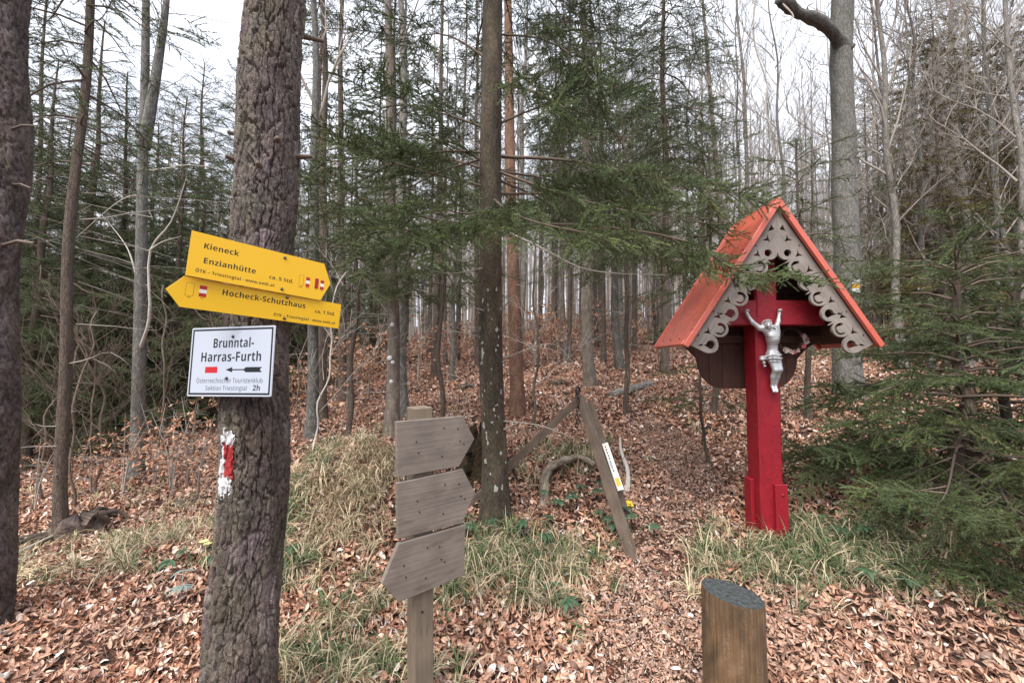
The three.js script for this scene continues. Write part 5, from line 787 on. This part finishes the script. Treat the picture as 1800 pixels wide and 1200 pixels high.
// ------------------------------------------------------------------ young beeches that keep their brown leaves
function brownBeech(label, group, seed, h, spread, leaves, tone = 1, leafScale = .9) {
  const R = rng(seed), g = thing('beech_sapling', label, 'sapling', [0, 0, 0], 0, group), mb = new MB(), m = [], c = [];
  const put1 = (p) => { m.push(new THREE.Matrix4().compose(p.clone().add(V((R() - .5) * .1, (R() - .6) * .08, (R() - .5) * .1)), new THREE.Quaternion().setFromEuler(new THREE.Euler(R() * 6, R() * 6, R() * 6)), V(1, 1, 1).multiplyScalar(leafScale * (.7 + .5 * R())))); const b = (.75 + .6 * R()) * tone; c.push(R() < .6 ? col(.44 * b, .22 * b, .13 * b) : col(.54 * b, .33 * b, .21 * b)); };
  for (let s = 0; s < 3; s++) { const a = R() * 6.28, l = h * (.7 + .4 * R()); const pts = curve([V(0, -.05, 0), V(Math.cos(a) * l * .06, l * .5, Math.sin(a) * l * .06), V(Math.cos(a) * l * .25, l, Math.sin(a) * l * .25)], 8); mb.tube(pts, (t) => .009 * h * (1.1 - t * .9), 5, { cap: false });
    for (let k = 0; k < 9; k++) { const t = .25 + .75 * R(), o = pts[Math.floor(t * 8)], b = R() * 6.28, ll = spread * (.5 + .6 * R()), e = o.clone().add(V(Math.cos(b) * ll, ll * (.35 * R() - .05), Math.sin(b) * ll)), mid = o.clone().lerp(e, .5).add(V(0, .06 * ll, 0)); mb.tube([o, mid, e], (q) => .003 * (1.2 - q), 3, { cap: false }); for (let q = 0; q < leaves; q++) put1(o.clone().lerp(e, .25 + .8 * R()).add(V((R() - .5) * ll * .35, (R() - .5) * ll * .12, (R() - .5) * ll * .35))); } }
  part('stems', mb.geo(), M.twigGrey, g); instances('dry_leaves', LEAVES[seed % 7], M.leaf, m, c, g); return g;
}
{
  thicket.length = 0; const rec = (o, px, d) => thicket.push({ o, px, d, kind: o.userData.group }), a = brownBeech('low young beech keeping curled orange-brown leaves beneath the forked beech', 'leafy young beeches by the forked beech', 71, 1.15, .55, 5), b = brownBeech('rust-leaved young beech in the copper thicket along the foot of the far trunks', 'young beeches in the copper thicket', 72, 1.7, .8, 10, .8, 1.15), R = rng(73);
  a.position.copy(stand(300, 4.9)); rec(a, 300, 4.9); const sa = [[345, 4.6, .9], [215, 5.2, 1.0], [270, 5.6, 1.1], [160, 5.4, .8], [60, 4.8, .8], [330, 5.8, 1.1]]; for (const [px, d, s] of sa) rec(copy(a, stand(px, d).toArray(), R() * 6, s), px, d);
  b.position.copy(stand(610, 8.2)); rec(b, 610, 8.2); const sb = [[650, 8.8, 1], [590, 9.5, 1.1], [540, 9.3, 1], [500, 8.8, .9], [740, 10.5, 1], [770, 13, 1.1], [800, 12, .9], [830, 14, 1], [940, 11, 1], [965, 12.5, 1.1], [990, 11.5, 1], [1020, 13, 1.2], [1060, 13, 1.1], [1110, 14, 1.2], [1140, 15, 1.3], [1180, 13.5, 1], [1230, 14, 1], [880, 13, 1.1], [700, 13, 1.2], [630, 11.5, 1.2], [570, 12.5, 1.2], [460, 11, 1.1], [1000, 16, 1.3], [910, 17, 1.3], [1080, 18, 1.4], [420, 9, .8], [1290, 15, 1.1], [1560, 14, 1.1], [1700, 13, 1]]; for (const [px, d, s] of sb) rec(copy(b, stand(px + (R() - .5) * 14, d).toArray(), R() * 6, s * (.85 + .3 * R())), px, d);
}

// ------------------------------------------------------------------ the wood behind
{
  const R = rng(404), G = { dark: 'dense spruces of the dark wood on the left', pole: 'bare-stemmed spruces crowding the slope', grey: 'grey leafless poles on the hillside behind the shrine', up: 'green crowned spruces above the slope', brown: 'thin brown-twigged trees on the right skyline' };
  const dark = conifer('spruce_tree', 'dense dark green spruce in the gloomy wood left of the signed trunk', 'tree', G.dark, { h: 7.2, r0: .09, crown: .9, reach: 1.9, whorl: .38, per: 6, droop: .42, dead: 1.6, deadLen: 1, lod: 'mid', seed: 61, space: .17, gap: .08 });
  const dark2 = conifer('spruce_tree', 'dense dark green spruce in the gloomy wood left of the signed trunk', 'tree', G.dark, { h: 9, r0: .11, crown: 1.6, reach: 2.1, whorl: .42, per: 6, droop: .5, dead: 2.4, deadLen: 1.2, lod: 'mid', seed: 62, space: .19, gap: .15 });
  const pole = conifer('spruce_tree', 'straight slender spruce pole with a bare lower stem on the wooded slope', 'tree', G.pole, { h: 15, r0: .095, crown: 6.4, reach: 1.3, whorl: .75, per: 4, gap: .4, dead: 2.6, deadLen: .9, lod: 'far', seed: 63, trunkMat: M.bark, space: .22 });
  const pole2 = conifer('spruce_tree', 'straight slender spruce pole with a bare lower stem on the wooded slope', 'tree', G.pole, { h: 12, r0: .075, crown: 5, reach: 1.2, whorl: .75, per: 4, gap: .4, dead: 2.6, deadLen: .9, lod: 'far', seed: 64, trunkMat: M.barkGrey, space: .22 });
  const greyA = bareTree('beech_tree', 'slender leafless grey pole in the thicket on the hillside behind the shrine', 'tree', G.grey, { h: 13, r0: .085, first: 3.6, limbs: 18, len: 2.6, angle: .55, seed: 65, mat: M.beechPale, sides: 8 });
  const greyB = bareTree('beech_tree', 'slender leafless grey pole in the thicket on the hillside behind the shrine', 'tree', G.grey, { h: 10, r0: .055, first: 1.8, limbs: 20, len: 1.9, angle: .6, seed: 66, mat: M.beech, sides: 7 });
  const upA = conifer('spruce_tree', 'green spruce whose low crown hangs over the wooded slope', 'tree', G.up, { h: 12, r0: .1, crown: 3.2, reach: 1.5, whorl: .5, per: 4, droop: .5, dead: 2.4, deadLen: 1, lod: 'mid', seed: 67, space: .2, gap: .25 });
  const brown = conifer('larch_tree', 'thin brown-twigged conifer nearly without needles on the right skyline', 'tree', G.brown, { h: 10, r0: .08, crown: 1.6, reach: 1.3, whorl: .3, per: 5, droop: .35, dead: 3, deadLen: .9, lod: 'far', seed: 68, space: .24, gap: .35, needle: std({ color: col(1.5, .95, .95), vertexColors: true, roughness: .8 }) });
  const thick = bareTree('sapling', 'bare tangled brown-twigged sapling in the dim undergrowth on the left', 'tree', 'bare saplings of the left undergrowth', { h: 2.3, r0: .016, first: .25, limbs: 14, len: 1.3, angle: .95, seed: 69, mat: M.twig, twigMat: M.twig, sides: 6, levels: 1, fine: 6, bend: [.3, .1] });
  const first = new Set(), placed = [], lay = (proto, px, d, s) => { const o = lay0(proto, px, d, s); placed.push({ o, px, d, kind: proto.userData.group }); return o; }, lay0 = (proto, px, d, s) => { const p = stand(px, d).toArray(), t = R() * 6.28, sc = [s, s * (.9 + .25 * R()), s]; if (!first.has(proto)) { first.add(proto); proto.position.set(...p); proto.rotation.y = t; proto.scale.set(...sc); return proto; } const c = copy(proto, p, t, sc); c.rotation.set((R() - .5) * .05, t, (R() - .5) * .05); return c; };
  for (const [px, d, s] of [[120, 4.6, .9], [60, 5.2, 1], [180, 5.4, 1.1], [330, 5, .9], [290, 6.6, 1.2], [20, 6, 1.1], [400, 7, 1.2], [150, 7, 1.2], [520, 6.8, 1]]) lay(thick, px, d, s);
  // left: dark spruces
  for (const [px, d, s] of [[-60, 8, 1], [40, 7.6, .9], [130, 8.8, 1.05], [205, 10, 1], [300, 9.2, 1], [350, 11, 1.1], [400, 10, .95], [90, 12, 1.2], [250, 13, 1.2], [-120, 11, 1.1], [10, 14, 1.2], [330, 15, 1.3], [420, 14, 1.2], [470, 12.5, 1.1], [160, 16, 1.3], [480, 16, 1.2], [-200, 9, 1], [60, 18, 1.3], [220, 19, 1.3], [380, 20, 1.4]]) lay(R() < .5 ? dark : dark2, px, d, s);
  for (const [px, d, s] of [[600, 15, .9], [530, 14, .85], [650, 17, .9], [500, 21, 1]]) lay(dark2, px, d, s);
  // crowns in the middle
  for (const [px, d, s] of [[610, 11, .6], [770, 13, .62], [990, 14, .85], [1115, 13, .8], [1240, 12, .7], [665, 14, .6], [1430, 12, .55], [1540, 14, .75]]) lay(upA, px, d, s);
  // poles
  const polePx = []; for (let k = 0; k < 40; k++) { const px = 470 + 640 * R(), d = 8.5 + 20 * R() ** 1.1; polePx.push([px, d]); } for (const [px, d] of polePx) lay(R() < .5 ? pole : pole2, px, d, .7 + .45 * R());
  for (let k = 0; k < 4; k++) lay(pole, -150 + 560 * R(), 8 + 8 * R(), .8 + .3 * R());
  // grey thicket
  for (let k = 0; k < 86; k++) { const px = 860 + 1020 * R(), d = 10 + 20 * R(); lay(R() < .5 ? greyA : greyB, px, d, .75 + .5 * R()); }
  for (let k = 0; k < 14; k++) lay(greyB, 420 + 450 * R(), 9 + 14 * R(), .8 + .4 * R());
  for (const [px, d, s] of [[1670, 10, .95], [1690, 14, 1.2], [1640, 16, 1.2], [1725, 13, 1.2], [1760, 15, 1.25], [1795, 12.5, 1.15], [1840, 11, 1.05], [1610, 18, 1.3], [1880, 14, 1.2], [1700, 19, 1.4], [1560, 20, 1.3]]) lay(brown, px, d, s);
  const KIND = { [G.dark]: ['dense dark spruces', 'distant dense dark spruce deep in the wood on the left'], [G.pole]: ['bare-stemmed spruces', 'distant bare-stemmed spruce pole deep in the wooded slope'], [G.grey]: ['grey leafless poles', 'distant thin leafless grey pole deep in the hillside thicket'], [G.up]: ['low-crowned green spruces', 'distant low-crowned green spruce above the slope'], [G.brown]: ['brown-twigged conifers', 'distant brown-twigged conifer on the right skyline'], 'bare saplings of the left undergrowth': ['bare tangled saplings', 'distant bare tangled sapling'], 'young beeches in the copper thicket': ['rust-leaved young beeches', 'distant rust-leaved young beech at the foot of the far trunks'], 'leafy young beeches by the forked beech': ['orange-leaved saplings', 'distant low young beech'] };
  singleOut([...placed, ...thicket], KIND);
  // far wood that reads as one mass
  const fmb = new MB(); const RR = rng(9); fmb.tube([V(0, -.3, 0), V(.05, 5, 0), V(0, 11, .05)], (t) => .10 * (1.05 - t), 5, { cap: false }); for (let k = 0; k < 26; k++) { const y = 1.5 + 9 * RR(), a = RR() * 6.28, l = (1.7 - y * .1) * (.6 + .6 * RR()), e = V(Math.cos(a) * l, y + l * .8, Math.sin(a) * l); fmb.tube([V(0, y, 0), e.clone().lerp(V(0, y, 0), .5).add(V(0, -.05, 0)), e], (t) => .016 * (1.15 - t), 3, { cap: false }); for (let q = 0; q < 3; q++) { const o = V(0, y, 0).lerp(e, .4 + .2 * q), b = RR() * 6.28; fmb.tube([o, o.clone().add(V(Math.cos(b) * .35, .4, Math.sin(b) * .35))], (t) => .007 * (1.2 - t), 3, { cap: false }); } }
  const mats = [], cols = []; for (let k = 0; k < 1300; k++) { const a = (R() * 2 - 1) * 1.15, r = 26 + 60 * R() ** 1.2, x = Math.sin(a) * r, z = -Math.cos(a) * r, s = .8 + .6 * R(), g = .7 + .5 * R(); mats.push(new THREE.Matrix4().compose(V(x, ground(x, z), z), new THREE.Quaternion().setFromEuler(new THREE.Euler((R() - .5) * .08, R() * 6.28, (R() - .5) * .08)), V(s, s * (.9 + .4 * R()), s))); cols.push(col(g, g * .97, g * .95)); }
  const far = instances('far_forest', fmb.geo(), std({ color: col(.36, .325, .295) }), mats, cols, scene); tag(far, 'far grey leafless wood on top of the slope', 'forest', null, 'stuff');
}
renderer.render(scene, camera);
